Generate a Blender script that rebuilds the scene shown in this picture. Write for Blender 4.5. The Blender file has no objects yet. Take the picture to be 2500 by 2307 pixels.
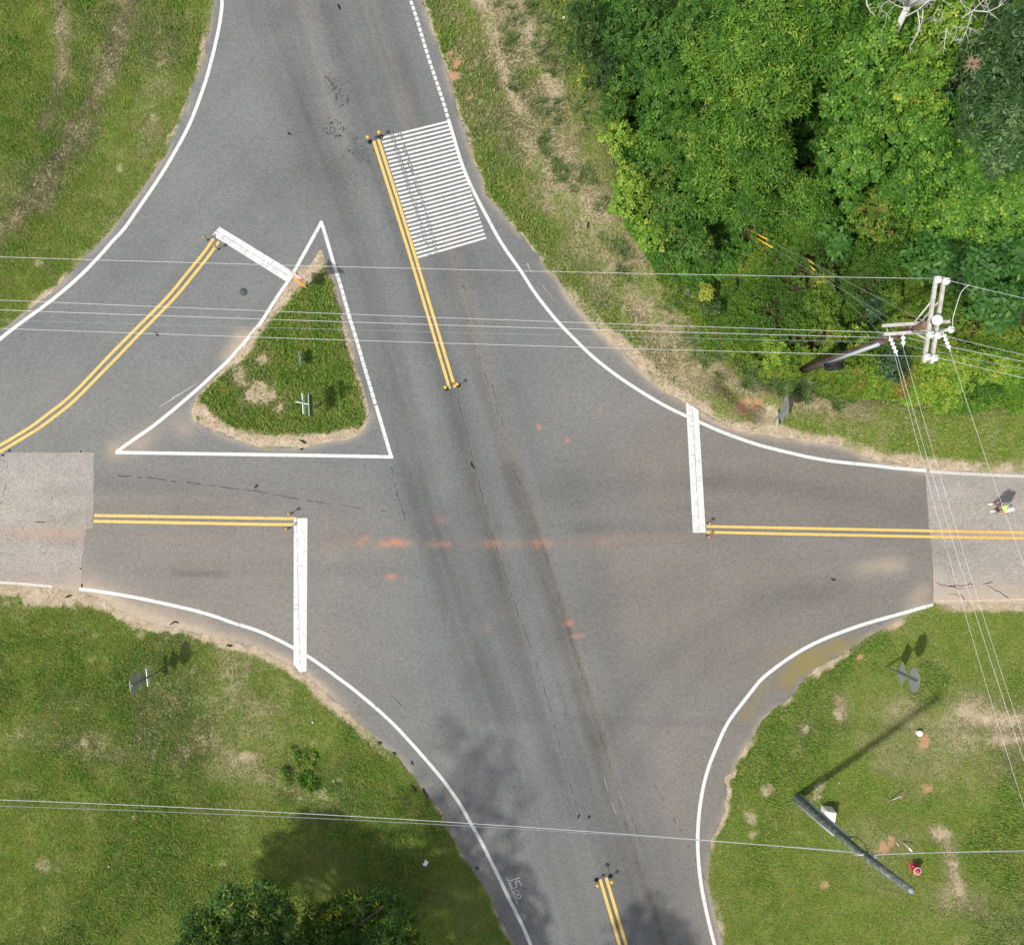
import bpy, bmesh, math, random
import numpy as np
from mathutils import Vector, Matrix, Quaternion

# ------------------------------------------------------------------ camera, sky, sun, exposure
SC = bpy.context.scene
COL = SC.collection
S = 0.0175            # metres on the ground per photograph pixel
CAMH = 41.0           # drone height
CX, CY = 1250.0, 1153.5

cam_d = bpy.data.cameras.new("drone_camera")
cam = bpy.data.objects.new("drone_camera", cam_d)
COL.objects.link(cam)
cam.location = (0, 0, CAMH)
cam.rotation_euler = (0, 0, 0)
cam_d.sensor_fit = 'HORIZONTAL'
cam_d.angle = 2 * math.atan(1250 * S / CAMH)
cam_d.clip_start = 0.5
cam_d.clip_end = 3000
SC.camera = cam

SUN_EL = math.radians(57.5)
SH = Vector((0.835, 0.55)).normalized()        # direction in which shadows fall
SUN_POS = Vector((-SH.x * math.cos(SUN_EL), -SH.y * math.cos(SUN_EL), math.sin(SUN_EL)))
world = bpy.data.worlds.new("World")
SC.world = world
world.use_nodes = True
wn = world.node_tree.nodes
sky = wn.new('ShaderNodeTexSky')
sky.sky_type = 'NISHITA'
sky.sun_disc = False
sky.sun_elevation = SUN_EL
sky.sun_rotation = math.atan2(SUN_POS.x, SUN_POS.y)
sky.air_density = 1.0
sky.dust_density = 2.0
world.node_tree.links.new(sky.outputs[0], wn['Background'].inputs[0])
hs = wn.new('ShaderNodeHueSaturation'); hs.inputs['Saturation'].default_value = 0.55   # thin hazy summer sky
world.node_tree.links.new(sky.outputs[0], hs.inputs['Color'])
world.node_tree.links.new(hs.outputs[0], wn['Background'].inputs[0])
wn['Background'].inputs[1].default_value = 0.15

sun_d = bpy.data.lights.new("sun", 'SUN')
sun_d.energy = 3.6
sun_d.angle = math.radians(2.0)
sun_d.color = (1.0, 0.955, 0.88)
sun = bpy.data.objects.new("sun", sun_d)
COL.objects.link(sun)
sun.rotation_mode = 'QUATERNION'
sun.rotation_quaternion = (-SUN_POS).to_track_quat('-Z', 'Y')
sun.location = (0, 0, 60)

SC.view_settings.view_transform = 'Standard'
SC.view_settings.look = 'None'
SC.view_settings.exposure = 0.3
SC.view_settings.gamma = 1.0
SC.view_settings.use_curve_mapping = False

RNG = np.random.default_rng(7)
random.seed(7)

# ------------------------------------------------------------------ coordinates
def W(px, py, h=0.0):
    k = S * (CAMH - h) / CAMH
    return Vector(((px - CX) * k, (CY - py) * k, h))
DX, DY = 2500 / 2003, 2307 / 1848
def D(x, y):                                   # overview pixel -> photograph pixel
    return (x * DX, y * DY)
def Dw(x, y, h=0.0):
    return W(x * DX, y * DY, h)
def Zp(ox, oy, pts, k=640 / 2003):             # pixels of an enlarged crop -> photograph pixels
    return [(ox + x * k, oy + y * k) for x, y in pts]
def Dp(pts):
    return [D(*p) for p in pts]
def wpts(pts):
    return np.array([[(x - CX) * S, (CY - y) * S] for x, y in pts])

def chaikin(p, n=2):
    p = np.asarray(p, float)
    for _ in range(n):
        q = np.empty((2 * (len(p) - 1), p.shape[1]))
        q[0::2] = 0.75 * p[:-1] + 0.25 * p[1:]
        q[1::2] = 0.25 * p[:-1] + 0.75 * p[1:]
        p = np.vstack([p[:1], q, p[-1:]])
    return p

# ------------------------------------------------------------------ numpy noise
_T = np.random.default_rng(11).random((256, 256)).astype(np.float32)
def vnoise(x, y, f, seed=0):
    x = x * f + seed * 17.31; y = y * f + seed * 5.77
    xi = np.floor(x).astype(int); yi = np.floor(y).astype(int)
    fx = x - xi; fy = y - yi
    fx = fx * fx * (3 - 2 * fx); fy = fy * fy * (3 - 2 * fy)
    a = _T[xi & 255, yi & 255]; b = _T[(xi + 1) & 255, yi & 255]
    c = _T[xi & 255, (yi + 1) & 255]; d = _T[(xi + 1) & 255, (yi + 1) & 255]
    return (a * (1 - fx) + b * fx) * (1 - fy) + (c * (1 - fx) + d * fx) * fy
def fbm(x, y, f, o=4, seed=0):
    r = 0; a = 0.5; t = 0
    for i in range(o):
        r = r + a * vnoise(x, y, f * 2 ** i, seed + i * 3); t += a; a *= 0.55
    return r / t
def sstep(a, b, x):
    t = np.clip((x - a) / (b - a), 0, 1)
    return t * t * (3 - 2 * t)
def seg_dist(px, py, pl):
    """unsigned distance from points to a polyline (world metres)"""
    best = np.full(px.shape, 1e9)
    for (ax, ay), (bx, by) in zip(pl[:-1], pl[1:]):
        dx, dy = bx - ax, by - ay
        L = dx * dx + dy * dy + 1e-12
        t = np.clip(((px - ax) * dx + (py - ay) * dy) / L, 0, 1)
        d = (px - ax - t * dx) ** 2 + (py - ay - t * dy) ** 2
        np.minimum(best, d, out=best)
    return np.sqrt(best)
def inside(px, py, pl):
    r = np.zeros(px.shape, bool)
    n = len(pl)
    for i in range(n):
        ax, ay = pl[i]; bx, by = pl[(i + 1) % n]
        c = (ay > py) != (by > py)
        if by != ay:
            r ^= c & (px < (bx - ax) * (py - ay) / (by - ay) + ax)
    return r
def local_line(GX, GY, pl, reach):
    """distance to a polyline, only computed in its neighbourhood"""
    pl = np.asarray(pl)
    x0, y0 = pl.min(0) - reach; x1, y1 = pl.max(0) + reach
    m = (GX > x0) & (GX < x1) & (GY > y0) & (GY < y1)
    d = np.full(GX.shape, 1e3)
    if m.any():
        d[m] = seg_dist(GX[m], GY[m], pl)
    return d

# ------------------------------------------------------------------ object helpers
def link(name, me, mat=None, parent=None):
    o = bpy.data.objects.new(name, me)
    COL.objects.link(o)
    if mat is not None and me is not None:
        me.materials.append(mat)
    if parent is not None:
        o.parent = parent
    return o
def tag(o, label=None, cat=None, group=None, kind=None):
    if label: o['label'] = label
    if cat: o['category'] = cat
    if group: o['group'] = group
    if kind: o['kind'] = kind
    return o
def thing(name, label, cat, loc=(0, 0, 0), group=None, rotz=0.0):
    o = bpy.data.objects.new(name, None)
    COL.objects.link(o)
    o.location = loc
    o.rotation_euler = (0, 0, rotz)
    o.empty_display_size = 0.2
    return tag(o, label, cat, group)
def fast_mesh(name, v, f, attrs=None, smooth=False):
    v = np.ascontiguousarray(v, np.float32); f = np.ascontiguousarray(f, np.int32)
    me = bpy.data.meshes.new(name)
    n, k = f.shape
    me.vertices.add(len(v)); me.vertices.foreach_set('co', v.ravel())
    me.loops.add(n * k); me.loops.foreach_set('vertex_index', f.ravel())
    me.polygons.add(n); me.polygons.foreach_set('loop_start', np.arange(0, n * k, k, dtype=np.int32))
    if smooth:
        me.polygons.foreach_set('use_smooth', np.ones(n, bool))
    me.update(calc_edges=True)
    for nm, (typ, arr) in (attrs or {}).items():
        a = me.attributes.new(nm, typ, 'POINT')
        a.data.foreach_set('color' if typ == 'FLOAT_COLOR' else 'value', np.ascontiguousarray(arr, np.float32).ravel())
    return me
class MB:
    """collects simple solids into one mesh"""
    def __init__(s): s.v = []; s.f = []; s.sm = []
    def add(s, vs, fs, smooth=False):
        b = len(s.v); s.v += [tuple(p) for p in vs]
        for f in fs: s.f.append(tuple(b + i for i in f)); s.sm.append(smooth)
        return s
    def box(s, c, size, M=None, taper=1.0):
        c = Vector(c); hx, hy, hz = size[0] / 2, size[1] / 2, size[2] / 2
        vs = []
        for z, t in ((-hz, 1.0), (hz, taper)):
            for x, y in ((-hx, -hy), (hx, -hy), (hx, hy), (-hx, hy)):
                p = Vector((x * t, y * t, z))
                if M is not None: p = M @ p
                vs.append(c + p)
        return s.add(vs, [(0, 3, 2, 1), (4, 5, 6, 7), (0, 1, 5, 4), (1, 2, 6, 5), (2, 3, 7, 6), (3, 0, 4, 7)])
    def tube(s, pts, r, n=8, caps=True, smooth=True):
        pts = [Vector(p) for p in pts]
        rs = r if isinstance(r, (list, tuple, np.ndarray)) else [r] * len(pts)
        vs = []; prev = None
        for i, p in enumerate(pts):
            t = (pts[min(i + 1, len(pts) - 1)] - pts[max(i - 1, 0)])
            t = t.normalized() if t.length > 1e-9 else Vector((0, 0, 1))
            if prev is None:
                u = t.orthogonal().normalized()
            else:
                u = (prev - t * prev.dot(t))
                u = u.normalized() if u.length > 1e-6 else t.orthogonal().normalized()
            prev = u; w = t.cross(u)
            for k in range(n):
                a = 2 * math.pi * k / n
                vs.append(p + (u * math.cos(a) + w * math.sin(a)) * rs[i])
        fs = []
        for i in range(len(pts) - 1):
            for k in range(n):
                fs.append((i * n + k, i * n + (k + 1) % n, (i + 1) * n + (k + 1) % n, (i + 1) * n + k))
        s.add(vs, fs, smooth)
        if caps:
            b = len(s.v) - len(vs)
            s.f.append(tuple(b + k for k in reversed(range(n)))); s.sm.append(False)
            s.f.append(tuple(b + (len(pts) - 1) * n + k for k in range(n))); s.sm.append(False)
        return s
    def lathe(s, prof, c=(0, 0, 0), n=20, M=None, smooth=True):
        c = Vector(c); vs = []; fs = []
        for r, z in prof:
            for k in range(n):
                a = 2 * math.pi * k / n
                p = Vector((r * math.cos(a), r * math.sin(a), z))
                if M is not None: p = M @ p
                vs.append(c + p)
        for i in range(len(prof) - 1):
            for k in range(n):
                fs.append((i * n + k, i * n + (k + 1) % n, (i + 1) * n + (k + 1) % n, (i + 1) * n + k))
        fs.append(tuple(reversed(range(n)))); fs.append(tuple((len(prof) - 1) * n + k for k in range(n)))
        return s.add(vs, fs, smooth)
    def prism(s, outline, d0, d1, M, c):
        """outline in the local yz plane, extruded along local x from d0 to d1"""
        c = Vector(c); n = len(outline); vs = []
        for d in (d0, d1):
            for y, z in outline: vs.append(c + M @ Vector((d, y, z)))
        fs = [tuple(reversed(range(n))), tuple(range(n, 2 * n))]
        for k in range(n): fs.append((k, (k + 1) % n, n + (k + 1) % n, n + k))
        return s.add(vs, fs)
    def mesh(s, name):
        me = bpy.data.meshes.new(name)
        me.from_pydata(s.v, [], s.f)
        me.polygons.foreach_set('use_smooth', s.sm)
        me.update()
        return me
    def build(s, name, mat, parent=None):
        return link(name, s.mesh(name), mat, parent)

# ------------------------------------------------------------------ materials
class NT:
    def __init__(s, name):
        s.m = bpy.data.materials.new(name); s.m.use_nodes = True
        s.t = s.m.node_tree; s.n = s.t.nodes; s.p = s.n['Principled BSDF']
    def new(s, typ, **kw):
        n = s.n.new(typ)
        for k, v in kw.items():
            if hasattr(n, k) and not k.startswith('i_'): setattr(n, k, v)
        return n
    def L(s, a, b): s.t.links.new(a, b)
    def pos(s):
        return s.new('ShaderNodeTexCoord').outputs['Object']
    def noise(s, vec, scale, detail=4, rough=0.6, out=0):
        n = s.new('ShaderNodeTexNoise'); n.inputs['Scale'].default_value = scale
        n.inputs['Detail'].default_value = detail; n.inputs['Roughness'].default_value = rough
        if vec is not None: s.L(vec, n.inputs['Vector'])
        return n.outputs[out]
    def ramp(s, fac, stops):
        r = s.new('ShaderNodeValToRGB'); cr = r.color_ramp
        while len(cr.elements) < len(stops): cr.elements.new(0.5)
        for e, (p, c) in zip(cr.elements, stops):
            e.position = p; e.color = (*c, 1) if len(c) == 3 else c
        s.L(fac, r.inputs[0]); return r.outputs[0]
    def mix(s, fac, a, b, mode='MIX'):
        n = s.new('ShaderNodeMix'); n.data_type = 'RGBA'; n.blend_type = mode
        for sock, v in ((n.inputs[0], fac), (n.inputs[6], a), (n.inputs[7], b)):
            if hasattr(v, 'is_linked') or hasattr(v, 'links'): s.L(v, sock)
            elif isinstance(v, (int, float)): sock.default_value = v if sock == n.inputs[0] else (v, v, v, 1)
            else: sock.default_value = (*v, 1)
        return n.outputs[2]
    def math(s, op, a, b=None, clamp=False):
        n = s.new('ShaderNodeMath'); n.operation = op; n.use_clamp = clamp
        for i, v in enumerate((a, b)):
            if v is None: continue
            if isinstance(v, (int, float)): n.inputs[i].default_value = v
            else: s.L(v, n.inputs[i])
        return n.outputs[0]
    def attr(s, name):
        n = s.new('ShaderNodeAttribute'); n.attribute_name = name; return n
    def rgba(s, name):
        a = s.attr(name); q = s.new('ShaderNodeSeparateColor'); s.L(a.outputs['Color'], q.inputs[0])
        return q.outputs[0], q.outputs[1], q.outputs[2], a.outputs['Alpha']
    def col(s, c): s.L(c, s.p.inputs['Base Color'])
    def bump(s, h, strength=0.3, dist=0.02):
        b = s.new('ShaderNodeBump'); b.inputs['Strength'].default_value = strength
        b.inputs['Distance'].default_value = dist; s.L(h, b.inputs['Height'])
        s.L(b.outputs[0], s.p.inputs['Normal'])
    def fin(s, rough=0.8, spec=0.3, metal=0.0):
        s.p.inputs['Roughness'].default_value = rough
        s.p.inputs['Specular IOR Level'].default_value = spec
        s.p.inputs['Metallic'].default_value = metal
        return s.m

def plain(name, c, rough=0.6, spec=0.3, metal=0.0, var=0.18, scale=14.0, c2=None, s2=None):
    """one base colour broken up by two octaves of dirt noise"""
    t = NT(name); v = t.pos()
    n1 = t.noise(v, scale, 5); n2 = t.noise(v, scale * 0.21 if s2 is None else s2, 3)
    lo = tuple(x * (1 - var) for x in c); hi = tuple(min(1, x * (1 + var * 0.6)) for x in c)
    a = t.ramp(n1, [(0.3, lo), (0.7, hi)])
    if c2 is not None:
        a = t.mix(t.ramp(n2, [(0.48, (0, 0, 0)), (0.66, (1, 1, 1))]), a, c2)
    t.col(a); t.bump(n1, 0.15, 0.004)
    return t.fin(rough, spec, metal)

# ------------------------------------------------------------------ outlines traced on the ground plane (photograph pixels)
E_NW = Zp(0, 0, [(1625, 0), (1612, 100), (1590, 240), (1560, 370), (1568, 430), (1530, 520), (1485, 620), (1450, 740), (1410, 870), (1370, 960), (1310, 1070), (1265, 1180), (1180, 1300), (1090, 1440), (1010, 1540), (930, 1640), (870, 1720)]) + \
       Zp(0, 560, [(800, 60), (740, 120), (650, 210), (580, 290), (530, 340), (440, 440), (340, 510), (240, 590), (160, 650), (60, 730), (0, 770)])
E_NE = Zp(620, 0, [(1285, 0), (1330, 110), (1370, 240), (1430, 420), (1480, 570), (1520, 700), (1550, 820), (1600, 960), (1640, 1090), (1690, 1230), (1740, 1360), (1775, 1480), (1850, 1570), (1920, 1650)]) + \
       Zp(1240, 560, [(60, 0), (130, 80), (200, 170), (270, 250), (310, 310), (370, 350), (420, 440), (470, 520), (530, 590), (620, 690), (700, 780), (790, 850), (880, 920), (930, 990), (1030, 1080), (1100, 1150), (1220, 1240), (1350, 1310), (1460, 1385), (1560, 1450), (1700, 1510), (1850, 1550)]) + \
       Zp(1860, 560, [(0, 1560), (180, 1590), (380, 1615), (550, 1630), (680, 1670), (760, 1720), (900, 1770), (1060, 1800)]) + \
       Zp(1860, 1120, [(1100, 50), (1255, 86), (1600, 98), (2003, 116)])
E_SW = Zp(0, 1120, [(0, 968), (200, 978), (400, 990), (620, 1015), (800, 1085), (900, 1165), (1000, 1210), (1150, 1260), (1300, 1290), (1500, 1330), (1700, 1375), (1850, 1410)]) + \
       Zp(620, 1120, [(0, 1440), (150, 1510), (300, 1590), (400, 1660), (470, 1720)]) + \
       Zp(620, 1727, [(690, 10), (780, 90), (850, 170), (920, 230), (990, 310), (1060, 350), (1110, 400), (1170, 480), (1240, 560), (1310, 650), (1380, 720), (1440, 800), (1480, 880), (1510, 950), (1560, 1030), (1600, 1120), (1650, 1210), (1700, 1300), (1760, 1390), (1800, 1450), (1850, 1560), (1900, 1660), (1950, 1760), (1980, 1815)])
E_SE = Zp(1240, 1727, [(1640, 1815), (1610, 1680), (1580, 1560), (1550, 1430), (1530, 1330), (1535, 1250), (1540, 1150), (1550, 1060), (1560, 990), (1600, 920), (1630, 850), (1660, 750), (1675, 640), (1665, 545), (1720, 500), (1770, 400), (1810, 320), (1880, 220), (1930, 120)]) + \
       Zp(1860, 1120, [(100, 1905), (180, 1850), (250, 1790), (300, 1710), (400, 1630), (500, 1570), (650, 1470), (780, 1390), (900, 1310), (1040, 1240), (1180, 1165), (1320, 1112), (1650, 1108), (2003, 1108)])
E_IS = Zp(620, 560, [(510, 165), (540, 250), (575, 330), (600, 400), (630, 520), (660, 610), (690, 700), (720, 830), (750, 950), (785, 1080), (820, 1200), (855, 1310), (880, 1380), (885, 1440), (850, 1510), (800, 1560), (700, 1600), (600, 1612), (500, 1630), (380, 1655), (250, 1670), (100, 1670)]) + \
       Zp(0, 560, [(1940, 1640), (1840, 1612), (1750, 1590), (1640, 1540), (1560, 1500), (1490, 1460), (1465, 1400), (1480, 1340), (1530, 1260), (1600, 1180), (1690, 1090), (1760, 1010), (1850, 900)]) + \
       Zp(620, 560, [(-20, 800), (70, 715), (140, 600), (205, 500), (262, 410), (310, 335), (350, 310), (420, 295), (460, 240)])
def extend(p, n=4200):
    p = [tuple(q) for q in p]
    def ext(a, b):
        v = Vector((b[0] - a[0], b[1] - a[1])).normalized() * n
        return (b[0] + v.x, b[1] + v.y)
    return [ext(p[4], p[0])] + p + [ext(p[-5], p[-1])]
BIG = 24000
nw = extend(E_NW); nw = [(-830, -4200), (470, -400), (516, -150)] + nw[1:-1] + [(-5200, nw[-2][1] + 2550)]
POLY = {
    'NW': wpts(nw + [(-BIG, 900), (-BIG, -BIG), (nw[0][0], -BIG)]),
    'NE': wpts([(-340, -BIG), (-340, -4200)] + E_NE + [(BIG, 1620), (BIG, -BIG)]),
    'SW': wpts([(-BIG, 1400), (-600, 1412)] + E_SW + [(3300, 5600), (3300, BIG), (-BIG, BIG)]),
    'SE': wpts([(4550, BIG), (4550, 5600), (2060, 2960)] + E_SE + [(BIG, 1980), (BIG, BIG)]),
    'IS': wpts(E_IS),
}
POLY['SE'] = wpts([(3900, BIG), (3900, 6400), (1960, 2960)] + E_SE + [(BIG, 1980), (BIG, BIG)])
POLY['SW'] = wpts([(-BIG, 1400), (-600, 1412)] + E_SW + [(1500, 2960), (3200, 6400), (3200, BIG), (-BIG, BIG)])

# ------------------------------------------------------------------ ground grid and its fields
STEP = 0.085
fx = np.arange(-25.5, 25.5 + 1e-6, STEP); fy = np.arange(-24.0, 24.0 + 1e-6, STEP)
def coarse(a):
    out = []; x = a; d = 0.3
    while x < 420: x += d; d *= 1.32; out.append(x)
    return np.array(out)
gx = np.concatenate([-coarse(25.5)[::-1], fx, coarse(25.5)])
gy = np.concatenate([-coarse(24.0)[::-1], fy, coarse(24.0)])
GX, GY = np.meshgrid(gx, gy, indexing='ij')
sd = np.full(GX.shape, -1e9)              # >0 inside verges, <0 on the carriageway
REG = {}
for k_, pl in POLY.items():
    d = seg_dist(GX, GY, np.vstack([pl, pl[:1]]))
    ins = inside(GX, GY, pl)
    s_ = np.where(ins, d, -d)
    REG[k_] = s_
    sd = np.maximum(sd, s_)
fine = (np.abs(GX) < 25.5) & (np.abs(GY) < 24.0)
ragged = (fbm(GX, GY, 1.1, 4, 3) - 0.5) * 0.30 + (fbm(GX, GY, 5.0, 2, 5) - 0.5) * 0.10
sdr = sd + np.where(fine, ragged * np.exp(-(sd / 0.6) ** 2), 0)

def grid_sheet(name, field, z, attrs, mat):
    """cells of the shared grid where field>0, with the rim pulled onto field=0"""
    cell = np.minimum(np.gradient(gx)[:, None], np.gradient(gy)[None, :])
    gxx, gyy = np.gradient(field, gx, gy)
    g2 = gxx ** 2 + gyy ** 2 + 1e-6
    near = np.abs(field) < 0.62 * cell * np.sqrt(g2)
    X = np.where(near, GX - field * gxx / g2, GX)
    Y = np.where(near, GY - field * gyy / g2, GY)
    fc = 0.25 * (field[:-1, :-1] + field[1:, :-1] + field[:-1, 1:] + field[1:, 1:])
    ii, jj = np.nonzero(fc > 0)
    ny = GX.shape[1]
    F = np.stack([ii * ny + jj, (ii + 1) * ny + jj, (ii + 1) * ny + jj + 1, ii * ny + jj + 1], 1)
    used = np.unique(F); remap = np.full(GX.size, -1); remap[used] = np.arange(len(used))
    Zf = np.broadcast_to(z, GX.shape)
    V = np.stack([X.ravel()[used], Y.ravel()[used], Zf.ravel()[used]], 1)
    at = {k: (t, a.reshape(-1, a.shape[-1])[used] if t == 'FLOAT_COLOR' else a.ravel()[used]) for k, (t, a) in attrs.items()}
    me = fast_mesh(name, V, remap[F], at, smooth=True)
    return link(name, me, mat)

# ---- verge fields: dry straw, bare soil, lush growth, red clay
n_big = fbm(GX, GY, 0.22, 4, 1); n_mid = fbm(GX, GY, 0.8, 4, 2); n_fin = fbm(GX, GY, 3.2, 3, 4)
dry = sstep(0.50, 0.74, n_mid) * 0.30 + sstep(0.52, 0.7, n_fin) * 0.20
lush = sstep(0.46, 0.66, n_big) * 0.9
soil = np.zeros(GX.shape); clay = np.zeros(GX.shape)

def blob(field, pts, r, amt, seed=0, rag=0.85):
    """adds a ragged patch round a display-space point or along a polyline"""
    pl = wpts(Dp(pts if len(pts) > 1 else [pts[0], (pts[0][0] + 0.5, pts[0][1])]))
    d = local_line(GX, GY, pl, r * 2.2)
    m = d < r * 2
    w = np.zeros(GX.shape)
    dn = d[m] + (fbm(GX[m], GY[m], 0.7 / max(r, 0.3) + 0.8, 4, seed + 20) - 0.5) * r * 2 * rag
    w[m] = amt * (1 - sstep(r * 0.35, r, dn))
    np.maximum(field, w, out=field)
def streak(field, pts, r, amt, seed=0):
    pl = chaikin(wpts(Dp(pts)), 2)
    d = local_line(GX, GY, pl, r * 3)
    m = d < r * 3
    w = np.zeros(GX.shape)
    w[m] = amt * np.exp(-(d[m] / r) ** 2) * (0.35 + 1.0 * sstep(0.3, 0.65, fbm(GX[m], GY[m], 0.9, 3, seed + 40)))
    field += w

# sandy rims where the verge meets the tarmac
rim = np.zeros(GX.shape)
def rimwidth(reg, wmin, wmax, amt, sel=None):
    s_ = REG[reg]
    w_ = wmin + (wmax - wmin) * fbm(GX, GY, 0.55, 3, 9)
    r_ = amt * (1 - sstep(w_ * 0.55, w_ * 1.15, np.abs(s_) + (n_fin - 0.5) * 0.25)) * (s_ > -0.1)
    if sel is not None: r_ = r_ * sel
    np.maximum(rim, r_, out=rim)
px_ = CX + GX / S; py_ = CY - GY / S
gate = .15 + .95 * sstep(.36, .58, fbm(GX, GY, .7, 4, 12))
rimwidth('NW', 0.05, 0.34, 0.85, gate)
rimwidth('NE', 0.05, 0.20, 0.7, (py_ < 640))
rimwidth('NE', 0.12, 0.9, 0.95, sstep(560, 800, py_) * np.clip(gate + .3, 0, 1))
rimwidth('SW', 0.10, 0.55, 0.95, 1 - sstep(820, 1000, px_))
rimwidth('SW', 0.10, 0.75, 0.95, 1 - sstep(260, 420, px_))
rimwidth('SW', 0.04, 0.22, 0.7, gate)
rimwidth('SE', 0.05, 0.42, 0.8, gate)
rimwidth('SE', 0.3, 0.5, 0.9, sstep(2270, 2330, px_))
rimwidth('IS', 0.06, 0.28, 0.95, np.clip(gate + .25, 0, 1))
lush = np.maximum(lush, (REG['IS'] > 0) * 0.95)
dry = np.where(REG['IS'] > 0, dry * .35, dry)
dry = np.where((REG['SW'] > 0) | (REG['SE'] > 0), dry * .6, dry)
soil = np.maximum(soil, rim)
blob(soil, [(620, 500), (605, 530), (565, 560), (520, 610), (492, 650), (455, 700)], 0.62, 1.0, 1, 0.3)
blob(soil, [(622, 500), (600, 525)], 0.5, 1.0, 2, 0.2)
blob(soil, [(390, 800), (440, 845), (520, 862), (620, 862), (690, 850)], 0.42, 1.0, 3, 0.25)
for p, r in (((505, 770), .9), ((530, 775), .7), ((470, 735), .6), ((548, 800), .45), ((515, 700), .5), ((640, 540), .25)):
    blob(soil, [p], r * .75, 0.7, int(p[0]))
    blob(dry, [p], r * 1.2, 0.5, int(p[1]))
blob(soil, [(60, 1160), (150, 1165), (215, 1180)], 0.55, 0.9, 4)
# north-east verge: brown dry band and bare streaks
for pts, r, a in ([[(940, -20), (985, 110), (1030, 230), (1110, 350), (1190, 470), (1235, 590), (1290, 690), (1380, 770)], 2.1, .85],):
    streak(dry, pts, r * 1.05, a * .85, 5)
streak(soil, [(930, -20), (965, 70), (985, 150), (1010, 210)], 0.3, .5, 6)
streak(soil, [(1015, -20), (1040, 80), (1075, 150), (1090, 215)], 0.4, .55, 7)
streak(soil, [(1080, 330), (1130, 400), (1200, 450)], 0.8, .25, 8)
streak(soil, [(1225, 590), (1290, 640)], 0.9, .3, 9)
for p, r in (((880, 105), .42), ((893, 128), .36), ((890, 150), .3), ((919, 193), .28)):
    blob(clay, [p], r, 1.0, int(p[1]))
blob(clay, [(1472, 790), (1455, 800)], 0.55, 1.0, 12); blob(clay, [(1500, 760)], .35, .9, 13); blob(clay, [(1500, 420), (1480, 445)], .5, .8, 14)
blob(soil, [(1500, 815)], .7, .8, 15)
streak(dry, [(1480, 740), (1580, 790), (1680, 800)], .7, .6, 16)
lush = np.maximum(lush, np.exp(-(REG['NE'] / 1.3) ** 2) * (REG['NE'] > 0) * 0.9 * (py_ < 900))
# north-west lawn: mowing streaks and worn arcs
for pts, r, a in ([[(262, -30), (232, 90), (205, 150), (188, 215), (150, 290), (90, 370), (0, 460), (-60, 510)], .55, .85],
                  [[(120, -30), (128, 60), (124, 130), (112, 190), (88, 245)], .35, .75],
                  [[(150, 250), (120, 330), (60, 410), (-40, 500)], .5, .5],
                  [[(300, 70), (330, 150), (300, 260), (240, 360)], .9, .35]):
    streak(dry, pts, r, a, int(r * 100))
streak(lush, [(172, -20), (165, 110), (135, 190), (110, 270), (70, 340)], .7, .7, 21)
streak(lush, [(30, -20), (20, 120)], 1.2, .7, 22)
for p in ((310, 62), (312, 128), (302, 230), (235, 330), (175, 415), (75, 515), (465, 72), (400, 220), (445, 243)):
    blob(soil, [p], .2, .55, p[0])
# south-west lawn
for pts, r, a in ([[(-20, 1448), (110, 1446), (200, 1444)], .45, .7], [[(200, 1470), (330, 1465), (420, 1480), (520, 1505), (620, 1555)], .8, .75],
                  [[(350, 1240), (470, 1330), (560, 1400)], 1.3, .55], [[(300, 1350), (450, 1440)], 1.5, .4]):
    streak(dry, pts, r, a * .62, int(r * 90))
for p, r in (((188, 1242), .25), ((274, 1243), .25), ((85, 1690), .55), ((295, 1638), .22), ((630, 1555), .4), ((612, 1450), .3), ((660, 1525), .28), ((480, 1483), .45), ((10, 1180), .3), ((170, 1455), .3), ((260, 1600), .2), ((430, 1690), .3)):
    blob(soil, [p], r * .85, .55, int(p[0] + p[1]))
streak(lush, [(600, 1560), (720, 1570), (820, 1600)], 1.6, .8, 23)
streak(lush, [(60, 1300), (170, 1330), (260, 1380)], 2.0, .6, 24)
# south-east lawn
streak(soil, [(1880, 1392), (1940, 1404), (2010, 1412), (2060, 1420)], .35, .55, 61); streak(soil, [(1940, 1440), (2000, 1450), (2060, 1440)], .3, .5, 62); streak(soil, [(1845, 1630), (1862, 1690), (1872, 1740)], .16, .5, 63)
for pts, r, a in ([[(1715, 1640), (1740, 1640)], 1.0, .5], [[(1640, 1370), (1650, 1410), (1635, 1440)], .35, .9], [[(1570, 1420), (1560, 1470)], .3, .6],
                  [[(1900, 1395), (1960, 1410), (2040, 1420)], .9, 1.0], [[(1780, 1400), (1860, 1430), (1950, 1470)], 1.6, .6], [[(1830, 1625), (1850, 1640), (1860, 1700), (1870, 1740)], .34, 1.0],
                  [[(1850, 1745), (1900, 1760)], .7, .7], [[(1900, 1850), (2010, 1780)], 1.5, .4]):
    streak(dry, pts, r, a * .75, int(r * 110))
for p, r in (((1501, 1545), .36), ((1470, 1600), .5), ((1476, 1630), .3), ((1606, 1540), .42), ((1600, 1556), .4), ((1640, 1400), .3), ((1575, 1425), .25), ((1835, 1632), .35), ((1850, 1628), .3), ((1862, 1690), .3)):
    blob(soil, [p], r * .9, .7, int(p[0] + p[1]))
for p, r in (((1680, 1285), .3), ((1815, 1541), .28), ((1728, 1660), .38), ((1740, 1640), .3), ((1612, 1728), .2), ((1805, 1455), .4)):
    blob(clay, [p], r, .95, int(p[0] + p[1]))
grey = np.zeros(GX.shape)
blob(grey, [(1800, 1420), (1760, 1470), (1840, 1490)], 2.0, .8, 31); blob(grey, [(1690, 1620), (1720, 1720)], 1.2, .6, 32)
dry = np.maximum(dry, grey * 0.55)
wood = np.array(POLY['NE'])
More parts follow.
